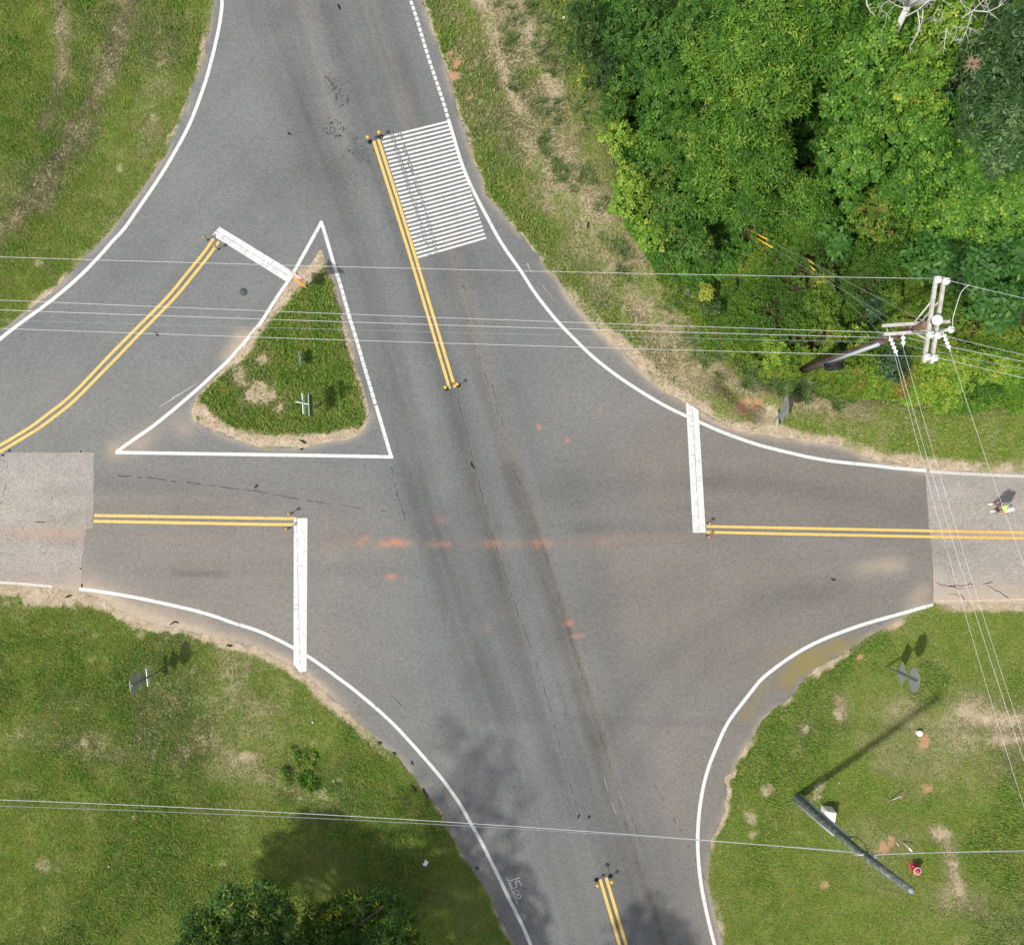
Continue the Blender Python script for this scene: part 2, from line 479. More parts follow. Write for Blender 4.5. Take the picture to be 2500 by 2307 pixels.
woodpl = wpts(Dp([(1095, -140), (1105, -20), (1128, 110), (1160, 200), (1185, 330), (1210, 420), (1290, 500), (1350, 560), (1385, 650), (1420, 730), (1480, 770), (1600, 770), (1700, 800), (1850, 815), (2050, 805), (2250, 800), (2250, -140), (1090, -140)]))
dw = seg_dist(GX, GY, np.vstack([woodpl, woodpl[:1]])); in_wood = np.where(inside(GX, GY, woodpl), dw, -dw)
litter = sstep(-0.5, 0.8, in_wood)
dry = np.clip(dry, 0, 1); soil = np.clip(soil, 0, 1); lush = np.clip(lush, 0, 1)

mound = (fbm(GX, GY, 0.13, 3, 50) - 0.5) * 0.9 * sstep(1.0, 7.0, sd) + (fbm(GX, GY, 0.9, 3, 51) - 0.5) * 0.06 * sstep(0.2, 1.0, sd)
ditch = -0.55 * np.exp(-(local_line(GX, GY, wpts(Dp([(1420, 745), (1470, 790), (1490, 800)])), 3) / 0.45) ** 2)
GZ = np.clip(sdr * 0.2, -0.06, 0.014) + mound + ditch * sstep(0, .6, sd)
FLD = dict(dry=dry, soil=soil, lush=lush, clay=clay, litter=litter, gz=GZ, sd=sdr, wood=in_wood)
def sample(k, x, y):
    i = np.clip(np.round((x - fx[0]) / STEP).astype(int), 0, len(fx) - 1) + len(coarse(25.5))
    j = np.clip(np.round((y - fy[0]) / STEP).astype(int), 0, len(fy) - 1) + len(coarse(24.0))
    return FLD[k][i, j]
def gz_at(x, y):
    return float(sample('gz', np.array([x]), np.array([y]))[0])

# colours shared by the soil sheet and the grass growing on it
LUSH, MIDG, OLIVE, STRAW, SOILC, CLAYC = (0.084, 0.194, 0.016), (0.162, 0.246, 0.030), (0.248, 0.262, 0.058), (0.32, 0.262, 0.168), (0.42, 0.31, 0.19), (0.40, 0.25, 0.15)
def verge_material(name, blades):
    t = NT(name); v = t.pos()
    d, s_, l, c = t.rgba('verge')
    n1 = t.noise(v, 9.0, 5, 0.7); n2 = t.noise(v, 1.3, 4); n3 = t.noise(v, 34.0, 3, 0.7)
    base = t.mix(l, MIDG, LUSH)
    base = t.mix(t.math('MULTIPLY', t.ramp(n2, [(0.42, (0, 0, 0)), (0.64, (1, 1, 1))]), 0.75), base, OLIVE)
    dn = t.math('ADD', d, t.math('MULTIPLY', t.math('SUBTRACT', n1, 0.5), 1.1), True)
    if blades:
        r = t.attr('tint').outputs['Fac']
        base = t.mix(t.ramp(r, [(0.0, (0.0,) * 3), (1.0, (1.0,) * 3)]), base, t.mix(0.6, base, (0.36, 0.46, 0.105)))
        base = t.mix(t.math('MULTIPLY', dn, t.ramp(r, [(0.15, (0.35,) * 3), (0.75, (1,) * 3)])), base, t.mix(t.ramp(t.noise(v, 1.9, 4), [(.4, (0,) * 3), (.62, (1,) * 3)]), STRAW, (0.21, 0.160, 0.112)))
        t.col(base); t.p.inputs['Roughness'].default_value = 0.6; t.p.inputs['Specular IOR Level'].default_value = 0.25
        tr = t.new('ShaderNodeBsdfTranslucent'); t.L(base, tr.inputs[0])
        mx = t.new('ShaderNodeMixShader'); mx.inputs[0].default_value = 0.22
        t.L(t.p.outputs[0], mx.inputs[1]); t.L(tr.outputs[0], mx.inputs[2])
        t.L(mx.outputs[0], t.n['Material Output'].inputs[0])
        return t.m
    base = t.mix(0.5, base, (0.045, 0.065, 0.014))
    base = t.mix(dn, base, STRAW)
    sn = t.math('ADD', s_, t.math('MULTIPLY', t.math('SUBTRACT', n1, 0.5), t.math('MULTIPLY', t.math('MULTIPLY', s_, t.math('SUBTRACT', 1.0, s_)), 4.5)), True)
    sand = t.mix(t.ramp(t.noise(v, 2.2, 6, 0.75), [(0.36, (0,) * 3), (0.64, (1,) * 3)]), (0.52, 0.43, 0.32), (0.31, 0.235, 0.16))
    sand = t.mix(t.ramp(t.noise(v, 13.0, 5, 0.8), [(0.42, (0,) * 3), (0.66, (0.75,) * 3)]), sand, (0.24, 0.175, 0.11))
    base = t.mix(sn, base, sand)
    base = t.mix(c, base, t.mix(n1, (0.30, 0.15, 0.085), CLAYC))
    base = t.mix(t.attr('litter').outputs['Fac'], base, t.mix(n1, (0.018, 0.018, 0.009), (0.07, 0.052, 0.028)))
    t.col(base)
    t.bump(t.math('ADD', n1, t.math('MULTIPLY', n3, 0.5)), 0.6, 0.03)
    return t.fin(0.95, 0.1)
M_verge = verge_material('verge_soil', False)
M_blade = verge_material('grass_blades', True)
verge = np.stack([dry, soil, lush, clay], -1)
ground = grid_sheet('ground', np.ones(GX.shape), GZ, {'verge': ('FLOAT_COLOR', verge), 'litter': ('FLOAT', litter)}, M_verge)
tag(ground, 'grassy verges and bare sandy soil around the junction', kind='structure')

# ------------------------------------------------------------------ carriageway fields: tone, brown, sand, orange
tone = np.ones(GX.shape); brown = np.zeros(GX.shape); sand = np.zeros(GX.shape); orange = np.zeros(GX.shape)
def lineadd(field, pts, r, amt, seed=0, brk=0.3, smooth=2):
    pl = chaikin(wpts(Dp(pts)), smooth)
    d = local_line(GX, GY, pl, r * 3)
    m = d < r * 3
    field[m] += amt * np.exp(-(d[m] / r) ** 2) * (1 - brk + brk * 2 * sstep(0.25, 0.75, fbm(GX[m], GY[m], 0.35, 3, seed + 60)))
tone += (fbm(GX, GY, 0.35, 4, 70) - 0.5) * 0.22 + (fbm(GX, GY, 1.6, 3, 71) - 0.5) * 0.10
tone *= 1.0 - 0.10 * sstep(1000, 1900, px_) * sstep(900, 1150, py_) + 0.05 * sstep(900, 300, px_)
brown += 0.95 * sstep(1150, 1700, px_ + 0.2 * py_ - 250) * sstep(550, 1000, py_) * (0.65 + .7 * fbm(GX * .3, GY, .5, 3, 78)) + 0.12
brown += 0.75 * sstep(1080, 1330, py_) * (1 - sstep(780, 1100, px_)) * (0.65 + .7 * fbm(GX * .3, GY, .5, 3, 79)) + .35 * sstep(800, 1050, py_) * (1 - sstep(500, 800, px_))
mainband = chaikin(wpts(Dp([(560, -200), (640, 100), (760, 420), (860, 760), (960, 1100), (1060, 1400), (1190, 1848), (1260, 2100)])), 2)
mb_ = 1 - sstep(2.0, 4.6, local_line(GX, GY, mainband, 6))
tone -= 0.085 * mb_; brown *= 1 - .75 * mb_
mbs = mainband[np.argsort(mainband[:, 1])]; ac = GX - np.interp(GY, mbs[:, 1], mbs[:, 0])
tone += mb_ * ((fbm(ac, GY * .045, 1.5, 4, 73) - .5) * .42 + (fbm(ac, GY * .02, 3.6, 3, 74) - .5) * .16)
brown += mb_ * .9 * np.clip(fbm(ac, GY * .05, .9, 3, 75) - .55, 0, 1)
sb_ = (1 - mb_) * sstep(1080, 1150, py_) * (1 - sstep(1430, 1500, py_))
tone += sb_ * ((fbm(GX * .06, GY, 1.3, 4, 76) - .5) * .24)
nb_ = (1 - mb_) * (1 - sstep(1050, 1110, py_)) * (px_ < 1000); dg = (GX + GY * 1.02) * .7; dl = (GX - GY) * .7
tone += nb_ * (fbm(dl * 1.0, dg * .07, 1.2, 4, 77) - .5) * .18
# main road: dark polished wheel tracks and pale strips between them
for pts, r, a in ([[(545, 0), (585, 160), (640, 330), (680, 430)], .9, -.16], [[(640, 0), (690, 130), (735, 250)], .55, -.10], [[(762, 0), (810, 190), (835, 260)], .5, -.08],
                  [[(575, 130), (590, 200), (600, 270)], .8, -.13], [[(600, 330), (650, 345), (690, 320)], 1.0, -.16], [[(650, 160), (665, 200)], .35, -.2], [[(690, 270), (705, 310)], .3, -.22],
                  [[(600, -20), (640, 120), (690, 240), (720, 280)], .45, .10], [[(510, 340), (540, 380)], 1.3, -.10],
                  [[(750, 760), (790, 880), (830, 1020), (862, 1130), (900, 1260), (940, 1370)], .8, -.16], [[(848, 620), (880, 760), (920, 920), (965, 1090), (1010, 1260), (1060, 1420), (1110, 1590)], .55, -.15],
                  [[(905, 600), (960, 780), (1010, 960), (1060, 1110), (1110, 1270), (1150, 1420), (1200, 1580), (1250, 1720), (1300, 1850)], .35, -.13], [[(1000, 930), (1045, 1080), (1095, 1240)], .7, -.12],
                  [[(1110, 930), (1145, 1050), (1185, 1190), (1215, 1310)], .9, -.10], [[(790, 930), (800, 1000), (825, 1060)], 1.1, -.12], [[(870, 1010), (905, 1110), (960, 1270), (1000, 1390)], .8, -.15],
                  [[(1180, 1440), (1260, 1330), (1360, 1240), (1480, 1180), (1640, 1150)], .8, -.13], [[(1230, 1520), (1300, 1390), (1400, 1290)], .6, -.10],
                  [[(1100, 1480), (1160, 1640), (1220, 1830)], .7, -.08], [[(1010, 1500), (1080, 1680), (1140, 1850)], .8, .06], [[(820, 880), (880, 1080), (930, 1240)], .35, .10], [[(985, 1060), (1040, 1240), (1090, 1400)], .5, .08],
                  [[(560, 480), (470, 560), (330, 690), (200, 800)], 1.6, .05], [[(430, 480), (330, 600), (180, 740), (40, 850)], .5, -.06], [[(230, 520), (90, 650)], .6, -.07],
                  [[(1400, 940), (1600, 960), (1790, 985)], .55, -.11], [[(1060, 960), (1400, 945)], .5, -.08], [[(1120, 1035), (1330, 1035)], .35, -.10],
                  [[(600, 1090), (400, 1090), (190, 1090)], .5, -.06], [[(200, 1000), (520, 985)], .7, -.06], [[(190, 940), (560, 975)], .5, -.04], [[(340, 1121), (440, 1123)], .18, -.16],
                  [[(1250, 780), (1300, 690), (1210, 640)], 1.5, .03], [[(1560, 1060), (1700, 1085), (1800, 1100)], .6, .05]):
    lineadd(tone, pts, r * .8, a * .95, int(abs(r * 100 + pts[0][0])))
# brown seam down the main road
SEAM = [(715, -20), (742, 80), (780, 180), (812, 265), (850, 370), (885, 490), (922, 610), (955, 730), (985, 830), (1008, 900), (1040, 1010), (1072, 1100), (1112, 1230), (1150, 1350), (1185, 1470), (1215, 1580), (1250, 1700), (1285, 1790), (1310, 1870)]
lineadd(brown, SEAM, .30, .85, 1, .35); lineadd(tone, SEAM, .10, -.11, 2, .7)
lineadd(brown, [(590, 0), (625, 130), (670, 300), (700, 400)], .5, .35, 3); lineadd(brown, [(880, 800), (930, 960), (985, 1130), (1010, 1250)], .35, .4, 4)
lineadd(brown, [(830, 1400), (900, 1580), (960, 1760)], .6, .3, 6)
# clay carried along the side road
RED = [(-30, 1040), (110, 1043), (210, 1048), (330, 1052), (450, 1056), (580, 1060), (720, 1060), (860, 1063), (1000, 1065), (1120, 1060), (1300, 1050), (1390, 1047)]
lineadd(orange, RED, .20, .085, 8, .8); lineadd(brown, RED, .35, .3, 9)
for pts, r, a in ([[(745, 1063), (800, 1063)], .13, .8], [[(770, 1057), (780, 1059)], .14, .5], [[(712, 1054), (716, 1052)], .12, .5], [[(700, 1062), (703, 1062)], .1, .4], [[(860, 1064), (878, 1064)], .12, .5], [[(840, 1065), (850, 1065)], .12, .35], [[(955, 1062), (975, 1063)], .16, .3],
                  [[(760, 1128), (772, 1128)], .11, .6], [[(790, 1128), (793, 1129)], .1, .4], [[(1050, 1062), (1075, 1062)], .18, .35], [[(1175, 1062), (1190, 1061)], .12, .3], [[(1053, 832), (1055, 838)], .07, .7], [[(1110, 858), (1111, 864)], .07, .5], [[(1112, 1218), (1116, 1219)], .13, .5], [[(1120, 1244), (1140, 1243)], .08, .4], [[(1175, 800), (1176, 803)], .07, .35],
                  [[(950, 1230), (956, 1230)], .12, .3], [[(855, 1015), (870, 1015)], .2, .2]):
    lineadd(orange, pts, r, a, int(pts[0][0]), .5, 0)
# sand washed onto the tarmac
near_edge = np.exp(-(np.minimum(sd, 0) / 0.18) ** 2) * (sd < 0)
sand += near_edge * 0.55 * sstep(0.3, 0.6, fbm(GX, GY, 0.8, 3, 80))
sand += np.exp(-(REG['SW'] / 0.9) ** 2) * (REG['SW'] < 0) * 0.9 * (1 - sstep(330, 640, px_)) * sstep(130, 260, px_) * (0.4 + fbm(GX, GY, 1.0, 3, 81))
sand += np.exp(-(REG['SW'] / 0.35) ** 2) * (REG['SW'] < 0) * 0.6 * (1 - sstep(800, 900, px_))
sand += np.exp(-(REG['NE'] / 0.22) ** 2) * (REG['NE'] < 0) * 0.5 * sstep(620, 760, py_)
for pts, r, a in ([[(300, 840), (265, 870), (230, 880)], .5, .5], [[(345, 820), (360, 835)], .45, .4], [[(470, 660), (445, 700)], .4, .5], [[(1540, 1110), (1600, 1098), (1720, 1105)], .0001, 0],
                  [[(1680, 1112), (1720, 1108), (1760, 1105)], .35, .4], [[(1780, 885), (1740, 870)], .6, .4], [[(1800, 1160), (1790, 1180)], .45, .6]):
    if a: lineadd(sand, pts, r, a, int(pts[0][0] + 5), .7)
wd = np.zeros(GX.shape)                     # dead yellow weeds in the south-east gutter
for pts, r, a in ([[(1485, 1300), (1510, 1285), (1545, 1275)], .35, .9], [[(1485, 1355), (1500, 1340)], .32, .9], [[(1540, 1330), (1560, 1310), (1620, 1280), (1690, 1250)], .34, .8], [[(1470, 1380), (1460, 1400)], .3, .8], [[(1560, 1290), (1640, 1260)], .3, .6]):
    lineadd(wd, pts, r, a, int(pts[0][1]), .8)
weed = np.clip(wd, 0, 1)
tone = np.clip(tone, .45, 1.5)
wear = np.stack([tone / 2, np.clip(brown, 0, 1), np.clip(sand, 0, 1), np.clip(orange, 0, 1)], -1)

def road_material(name, c, old=False):
    t = NT(name); v = t.pos()
    tn, br, sa, og = t.rgba('wear')
    n1 = t.noise(v, 15.0, 4, 0.8); n2 = t.noise(v, 5.0, 4); n3 = t.noise(v, 42.0, 2, 0.8)
    base = t.mix(t.math('MULTIPLY', br, 0.58), c, (c[0] * 1.42, c[1] * 1.17, c[2] * 0.98))
    g = t.math('MULTIPLY', tn, 2.0)
    sp = t.math('ADD', t.math('ADD', t.math('MULTIPLY', n1, 0.50), t.math('MULTIPLY', n3, 0.50)), t.math('MULTIPLY', n2, 0.14))
    sp = t.math('ADD', t.math('MULTIPLY', t.math('SUBTRACT', sp, 0.57), 4.6 if old else 4.0), 1.0)
    k = t.math('MULTIPLY', g, sp)
    cb = t.new('ShaderNodeCombineColor')
    for i in range(3): t.L(k, cb.inputs[i])
    base = t.mix(1.0, base, cb.outputs[0], 'MULTIPLY')
    # pale stones and dark pits in the surface
    vo = t.new('ShaderNodeTexVoronoi'); vo.inputs['Scale'].default_value = 9.0; t.L(v, vo.inputs['Vector'])
    q = t.new('ShaderNodeSeparateColor'); t.L(vo.outputs['Color'], q.inputs[0])
    pit = t.math('MULTIPLY', t.math('LESS_THAN', vo.outputs['Distance'], 0.16 if not old else 0.2), t.math('GREATER_THAN', q.outputs[0], 0.90))
    pit = t.math('MULTIPLY', pit, t.ramp(t.noise(v, 0.33, 3), [(0.46, (0.0,) * 3), (0.6, (0.8,) * 3)]))
    base = t.mix(pit, base, (0.02, 0.02, 0.021))
    st = t.math('MULTIPLY', t.math('LESS_THAN', vo.outputs['Distance'], 0.13), t.math('GREATER_THAN', q.outputs[1], 0.95))
    base = t.mix(t.math('MULTIPLY', st, 0.55), base, (0.33, 0.32, 0.30))
    sn = t.math('MULTIPLY', sa, t.math('ADD', t.math('MULTIPLY', t.noise(v, 3.5, 5, 0.7), 1.5), 0.1), True)
    base = t.mix(sn, base, t.mix(n2, (0.42, 0.33, 0.23), (0.34, 0.28, 0.21)))
    on = t.math('MULTIPLY', og, t.ramp(t.noise(v, 16.0, 4, 0.75), [(0.34, (0.15,) * 3), (0.62, (1.25,) * 3)]), True)
    base = t.mix(t.math('MULTIPLY', on, 0.72), base, (0.52, 0.20, 0.10))
    if not old:
        w = t.attr('weed').outputs['Fac']
        wn_ = t.math('MULTIPLY', w, t.ramp(t.noise(v, 4.5, 5, 0.75), [(0.36, (0,) * 3), (0.48, (1,) * 3)]), True)
        base = t.mix(wn_, base, t.mix(n1, (0.24, 0.19, 0.07), (0.13, 0.115, 0.04)))
    t.col(base); t.bump(t.math('ADD', n1, n3), 0.35, 0.008)
    return t.fin(0.82, 0.28)
M_road = road_material('asphalt', (0.133, 0.139, 0.135))
M_old = road_material('worn_asphalt', (0.238, 0.226, 0.204), True)

bxL = np.interp(py_, [1100, 1190, 1225, 1285, 1290, 1292, 1330, 1370, 1440], [230, 227, 228, 225, 222, 209, 204, 199, 198]) + (fbm(GX, GY, 2.2, 3, 90) - .5) * 5
bxR = np.interp(py_, [1100, 1150, 1190, 1248, 1292, 1344, 1400, 1460, 1500], [2260, 2261, 2262, 2266, 2269, 2275.5, 2278.7, 2280, 2280]) + (fbm(GX, GY, 2.2, 3, 91) - .5) * 5
onroad = -sdr
left_f = np.minimum((bxL - px_) * S, (py_ - 1104.7 - 3 * (fbm(GX, GY, 1.0, 2, 92) - .5)) * S)
right_f = np.minimum((px_ - bxR) * S, 30)
at = {'wear': ('FLOAT_COLOR', wear), 'weed': ('FLOAT', weed)}
road = grid_sheet('road', np.minimum(onroad, np.minimum(-left_f, -right_f)), 0.0, at, M_road)
tag(road, 'dark grey asphalt of the skewed road junction', kind='structure')
wear_o = wear.copy()
to = 1 + (fbm(GX * 0.22, GY, 0.9, 4, 95) - .5) * 0.55 + (fbm(GX, GY, 2.0, 3, 96) - .5) * 0.2
wear_o[..., 0] = to / 2
wear_o[..., 1] = np.clip(.35 * sstep(1050, 1400, py_) + .15, 0, 1)
wear_o[..., 2] = np.clip(wear_o[..., 2] * .8 + .8 * np.exp(-(REG['SE'] / .7) ** 2) * (REG['SE'] < 0), 0, 1)
wear_o[..., 3] = np.clip(wear_o[..., 3] * 1.5 + .10 * np.exp(-((py_ - 1300) / 14) ** 2), 0, 1)
for nm, fld in (('road_left', left_f), ('road_right', right_f)):
    o = grid_sheet('worn_road', np.minimum(onroad, fld), 0.0, {'wear': ('FLOAT_COLOR', wear_o)}, M_old)
    tag(o, 'older pale weathered road surface at the %s edge of the frame' % nm[5:], kind='structure')

# ------------------------------------------------------------------ painted markings (parts of the road)
def paint(name, c, worn=0.35):
    t = NT(name); v = t.pos()
    n1 = t.noise(v, 26.0, 4, 0.75); n2 = t.noise(v, 3.0, 4); n3 = t.noise(v, 70, 2)
    base = t.mix(n2, c, tuple(x * 0.86 for x in c))
    vo = t.new('ShaderNodeTexVoronoi'); vo.feature = 'DISTANCE_TO_EDGE'; vo.inputs['Scale'].default_value = 2.3
    nz = t.noise(v, 2.0, 3, out=1); ad = t.new('ShaderNodeMixRGB'); ad.blend_type = 'ADD'; ad.inputs[0].default_value = 0.35
    t.L(v, ad.inputs[1]); t.L(nz, ad.inputs[2]); t.L(ad.outputs[0], vo.inputs['Vector'])
    cr = t.math('MULTIPLY', t.math('LESS_THAN', vo.outputs[0], 0.012), t.ramp(n2, [(.42, (0,) * 3), (.55, (.75,) * 3)]))
    base = t.mix(cr, base, (0.16, 0.15, 0.14))
    base = t.mix(t.ramp(n1, [(0.60 - worn * .12, (0,) * 3), (0.74 - worn * .1, (min(1, worn * 1.8),) * 3)]), base, tuple(x * .45 + .05 for x in c))
    t.col(base); t.bump(n3, 0.15, 0.004)
    return t.fin(0.6, 0.3)
M_white = paint('white_road_paint', (0.60, 0.60, 0.58), .8)
M_cream = paint('faded_road_paint', (0.52, 0.49, 0.43), 0.8)
M_yel = paint('yellow_road_paint', (0.66, 0.44, 0.11), .8)
M_oran = paint('orange_yellow_road_paint', (0.66, 0.38, 0.085), 0.6)
M_dark = plain('crack_filler', (0.035, 0.035, 0.036), 0.9)
M_chalk = plain('marking_spray', (0.50, 0.51, 0.50), 0.9, var=.35, scale=40)
M_tyre = plain('tyre_rubber_mark', (0.085, 0.088, 0.09), 0.9, var=.4, scale=30)

def ribbon_v(p, w, z):
    p = np.asarray(p, float); t = np.gradient(p, axis=0)
    t /= np.linalg.norm(t, axis=1, keepdims=True) + 1e-9
    n = np.stack([-t[:, 1], t[:, 0]], 1)
    w = np.broadcast_to(np.asarray(w, float).reshape(-1, 1), (len(p), 1))
    a = p + n * w / 2; b = p - n * w / 2
    m = len(p)
    V = np.zeros((2 * m, 3)); V[:m, :2] = a; V[m:, :2] = b; V[:, 2] = z
    F = np.array([(i, m + i, m + i + 1, i + 1) for i in range(m - 1)])
    return V, F
def ribbons(name, lines, w, mat, z=0.008, parent=None, smooth=2):
    Vs, Fs, b = [], [], 0
    for pl in lines:
        p = chaikin(wpts(pl), smooth) if smooth else wpts(pl)
        V, F = ribbon_v(p, w, z); Vs.append(V); Fs.append(F + b); b += len(V)
    return link(name, fast_mesh(name, np.vstack(Vs), np.vstack(Fs)), mat, parent)
def resample(p, step):
    p = np.asarray(p, float); s = np.r_[0, np.cumsum(np.linalg.norm(np.diff(p, axis=0), axis=1))]
    q = np.arange(0, s[-1], step)
    return np.stack([np.interp(q, s, p[:, 0]), np.interp(q, s, p[:, 1])], 1)
def quad(name, pts, mat, z=0.008, parent=None):
    p = wpts(pts); V = np.c_[p, np.full(len(p), z)]
    return link(name, fast_mesh(name, V, np.array([list(range(len(p)))])), mat, parent)
def ext1(p, n):
    a, b = np.array(p[-2], float), np.array(p[-1], float); v = (b - a) / np.linalg.norm(b - a)
    return list(p) + [tuple(b + v * n)]
def ext0(p, n): return ext1(list(p)[::-1], n)[::-1]

L_NW = ext1(([(-806, -4200), (494, -400), (540, -150)] + Zp(0, 0, [(1700, 0), (1690, 120), (1665, 260), (1625, 430), (1580, 600), (1525, 760), (1460, 930), (1390, 1070), (1310, 1210), (1225, 1350), (1130, 1490), (1040, 1620)]) +
     Zp(0, 560, [(950, 0), (870, 80), (740, 230), (600, 370), (450, 500), (320, 600), (180, 700), (60, 790), (0, 840)])), 600)
ribbons('edge_line', [L_NW], 0.150, M_white, parent=road)
L_NE1 = ext0(Zp(620, 0, [(1195, 0), (1240, 130), (1290, 300), (1345, 480), (1400, 640), (1450, 790), (1485, 912)]), 600)
L_NE2 = Zp(620, 0, [(1485, 912), (1530, 1060), (1570, 1200), (1620, 1340), (1690, 1490), (1760, 1620), (1860, 1810)]) + \
        Zp(620, 560, [(1940, 180)]) + Zp(1240, 560, [(0, 180), (50, 250), (120, 350), (200, 480), (300, 610), (400, 730), (520, 850), (620, 950), (740, 1050), (870, 1145), (1000, 1230), (1130, 1310), (1260, 1380), (1370, 1430), (1500, 1490), (1650, 1555), (1830, 1620)]) + \
        Zp(1860, 560, [(0, 1655), (200, 1705), (400, 1750), (600, 1780), (850, 1803)]) + Zp(1860, 1120, [(960, 66), (1255, 91)])
ribbons('edge_line', [L_NE2], 0.140, M_white, parent=road)
M_gap = plain('worn_thin_paint', (.20, .20, .195), .9, var=.4, scale=30)
def dashes(pl, w, dash, gap, name):
    ribbons(name, [pl], w * .9, M_gap, .0055, road)
    p = resample(chaikin(wpts(pl), 2), 0.03)
    Vs, Fs, b, i = [], [], 0, 0
    nd, ng = max(2, int(dash / .03)), max(1, int(gap / .03))
    while i < len(p) - nd:
        V, F = ribbon_v(p[i:i + nd + 1:max(1, nd // 3)], w * random.uniform(.94, 1.06), 0.008)
        Vs.append(V); Fs.append(F + b); b += len(V); i += nd + ng
    return link(name, fast_mesh(name, np.vstack(Vs), np.vstack(Fs)), M_white, road)
tag(dashes(L_NE1, .135, .235, .03, 'edge_line'), 'edge line broken into short dashes by a milled rumble strip')
L_SW1 = Zp(0, 1120, [(0, 945), (100, 950), (200, 956), (400, 977)]); L_SW1 = ext0(L_SW1, 500)
ribbons('edge_line', [L_SW1], 0.11, M_cream, parent=road)
L_SW2 = Zp(0, 1120, [(605, 994), (750, 1010), (900, 1035), (1100, 1070), (1300, 1115), (1500, 1160), (1650, 1205), (1800, 1260)]) + \
        Zp(620, 1120, [(0, 1300), (120, 1350), (250, 1415), (300, 1442), (410, 1505), (520, 1580), (640, 1670), (750, 1750)]) + \
        Zp(620, 1727, [(930, 0), (1030, 90), (1120, 180), (1220, 290), (1320, 405), (1420, 520), (1510, 640), (1590, 760), (1660, 890), (1730, 1010), (1800, 1150), (1870, 1290), (1930, 1420), (1990, 1540)]) + Zp(1240, 1727, [(120, 1680), (175, 1815)])
ribbons('edge_line', [ext1(L_SW2, 700)], 0.145, M_white, parent=road)
L_SE = Zp(1860, 1120, [(1310, 1118), (1200, 1143), (1000, 1200), (800, 1255), (600, 1325), (450, 1385), (300, 1460), (150, 1560), (0, 1675)]) + \
       Zp(1240, 1120, [(1880, 1750), (1830, 1815)]) + Zp(1240, 1727, [(1700, 80), (1640, 190), (1590, 310), (1540, 430), (1505, 550), (1475, 690), (1458, 830), (1450, 960), (1450, 1080), (1460, 1230), (1480, 1380), (1510, 1530), (1545, 1680), (1580, 1815)])
ribbons('edge_line', [ext1(L_SE, 700)], 0.150, M_white, parent=road)
ribbons('edge_line', [ext1(Zp(1860, 1120, [(1280, 97), (1310, 100), (1500, 112), (1750, 125), (2003, 134)]), 600)], 0.12, M_cream, parent=road)
ribbons('edge_line', [ext1(Zp(1860, 1120, [(1325, 1082), (1500, 1086), (1750, 1078), (2003, 1072)]), 600)], 0.09, plain('dusty_road_paint', (0.46, 0.36, 0.27), .9, var=.3), parent=road)
# painted triangle round the island
TL = Zp(620, 0, [(520, 1692)]) + Zp(620, 560, [(310, 320), (260, 400), (210, 470), (150, 560), (100, 640), (50, 720), (0, 775)]) + Zp(0, 560, [(1890, 840), (1810, 930), (1740, 1010), (1640, 1100), (1540, 1195), (1430, 1290), (1300, 1400), (1150, 1520), (1000, 1620), (890, 1703)])
ribbons('edge_line', [TL], 0.145, M_white, z=.008, parent=road)
TR1 = Zp(620, 560, [(510, -60), (535, 5), (615, 280)]); TR2 = Zp(620, 560, [(613, 275), (660, 420), (720, 640), (780, 830), (840, 1040), (880, 1170), (930, 1345)]); TR3 = Zp(620, 560, [(932, 1345), (985, 1520), (1050, 1742)])
ribbons('edge_line', [TR1, TR3], 0.15, M_white, z=.0105, parent=road, smooth=1)
dashes(TR2, .15, .24, .045, 'edge_line')
ribbons('edge_line', [[(282, 1104.5), (620, 1109.8), (800, 1112.5), (960, 1115.5)]], 0.145, M_white, z=.0125, parent=road, smooth=0)
# stop bars
quad('stop_bar', [(517.6, 574.4), (699, 688), (716, 664), (536.7, 554.3)], M_white, .015, road)
sx = 640 / 2003
quad('stop_bar', Zp(620, 1120, [(303, 1565), (352, 1632), (403, 1620), (410, 452), (305, 455)]), M_white, .015, road)
quad('stop_bar', [(1691.5, 1300.5), (1723, 1300.5), (1705, 1001), (1674.5, 981.7)], M_white, .015, road)
M_seam = plain('paint_seam', (.22, .22, .21), .9, var=.3, scale=40)
for a_, b_ in (((527, 564), (707, 676)), ((724, 1266), (733 , 1640)), ((1690, 992), (1707, 1300))):
    p_ = [(a_[0] + (b_[0] - a_[0]) * f_, a_[1] + (b_[1] - a_[1]) * f_) for f_ in np.linspace(0, 1, 40)]
    Vs, Fs, b = [], [], 0
    for i in range(0, 38, 1):
        if random.random() < .2: continue
        q_ = [p_[i], (p_[i + 1][0] + random.uniform(-.8, .8), p_[i + 1][1] + random.uniform(-.8, .8))]
        V, F = ribbon_v(wpts(q_), random.uniform(.014, .03), .017); Vs.append(V); Fs.append(F + b); b += 4
        if random.random() < .3:
            d_ = random.choice((-1, 1)) * random.uniform(8, 15); nx, ny = (b_[1] - a_[1]), -(b_[0] - a_[0]); l_ = math.hypot(nx, ny)
            V, F = ribbon_v(wpts([p_[i], (p_[i][0] + nx / l_ * d_, p_[i][1] + ny / l_ * d_)]), random.uniform(.010, .022), .0175); Vs.append(V); Fs.append(F + b); b += 4
    link('crack', fast_mesh('crack', np.vstack(Vs), np.vstack(Fs)), M_seam, road)
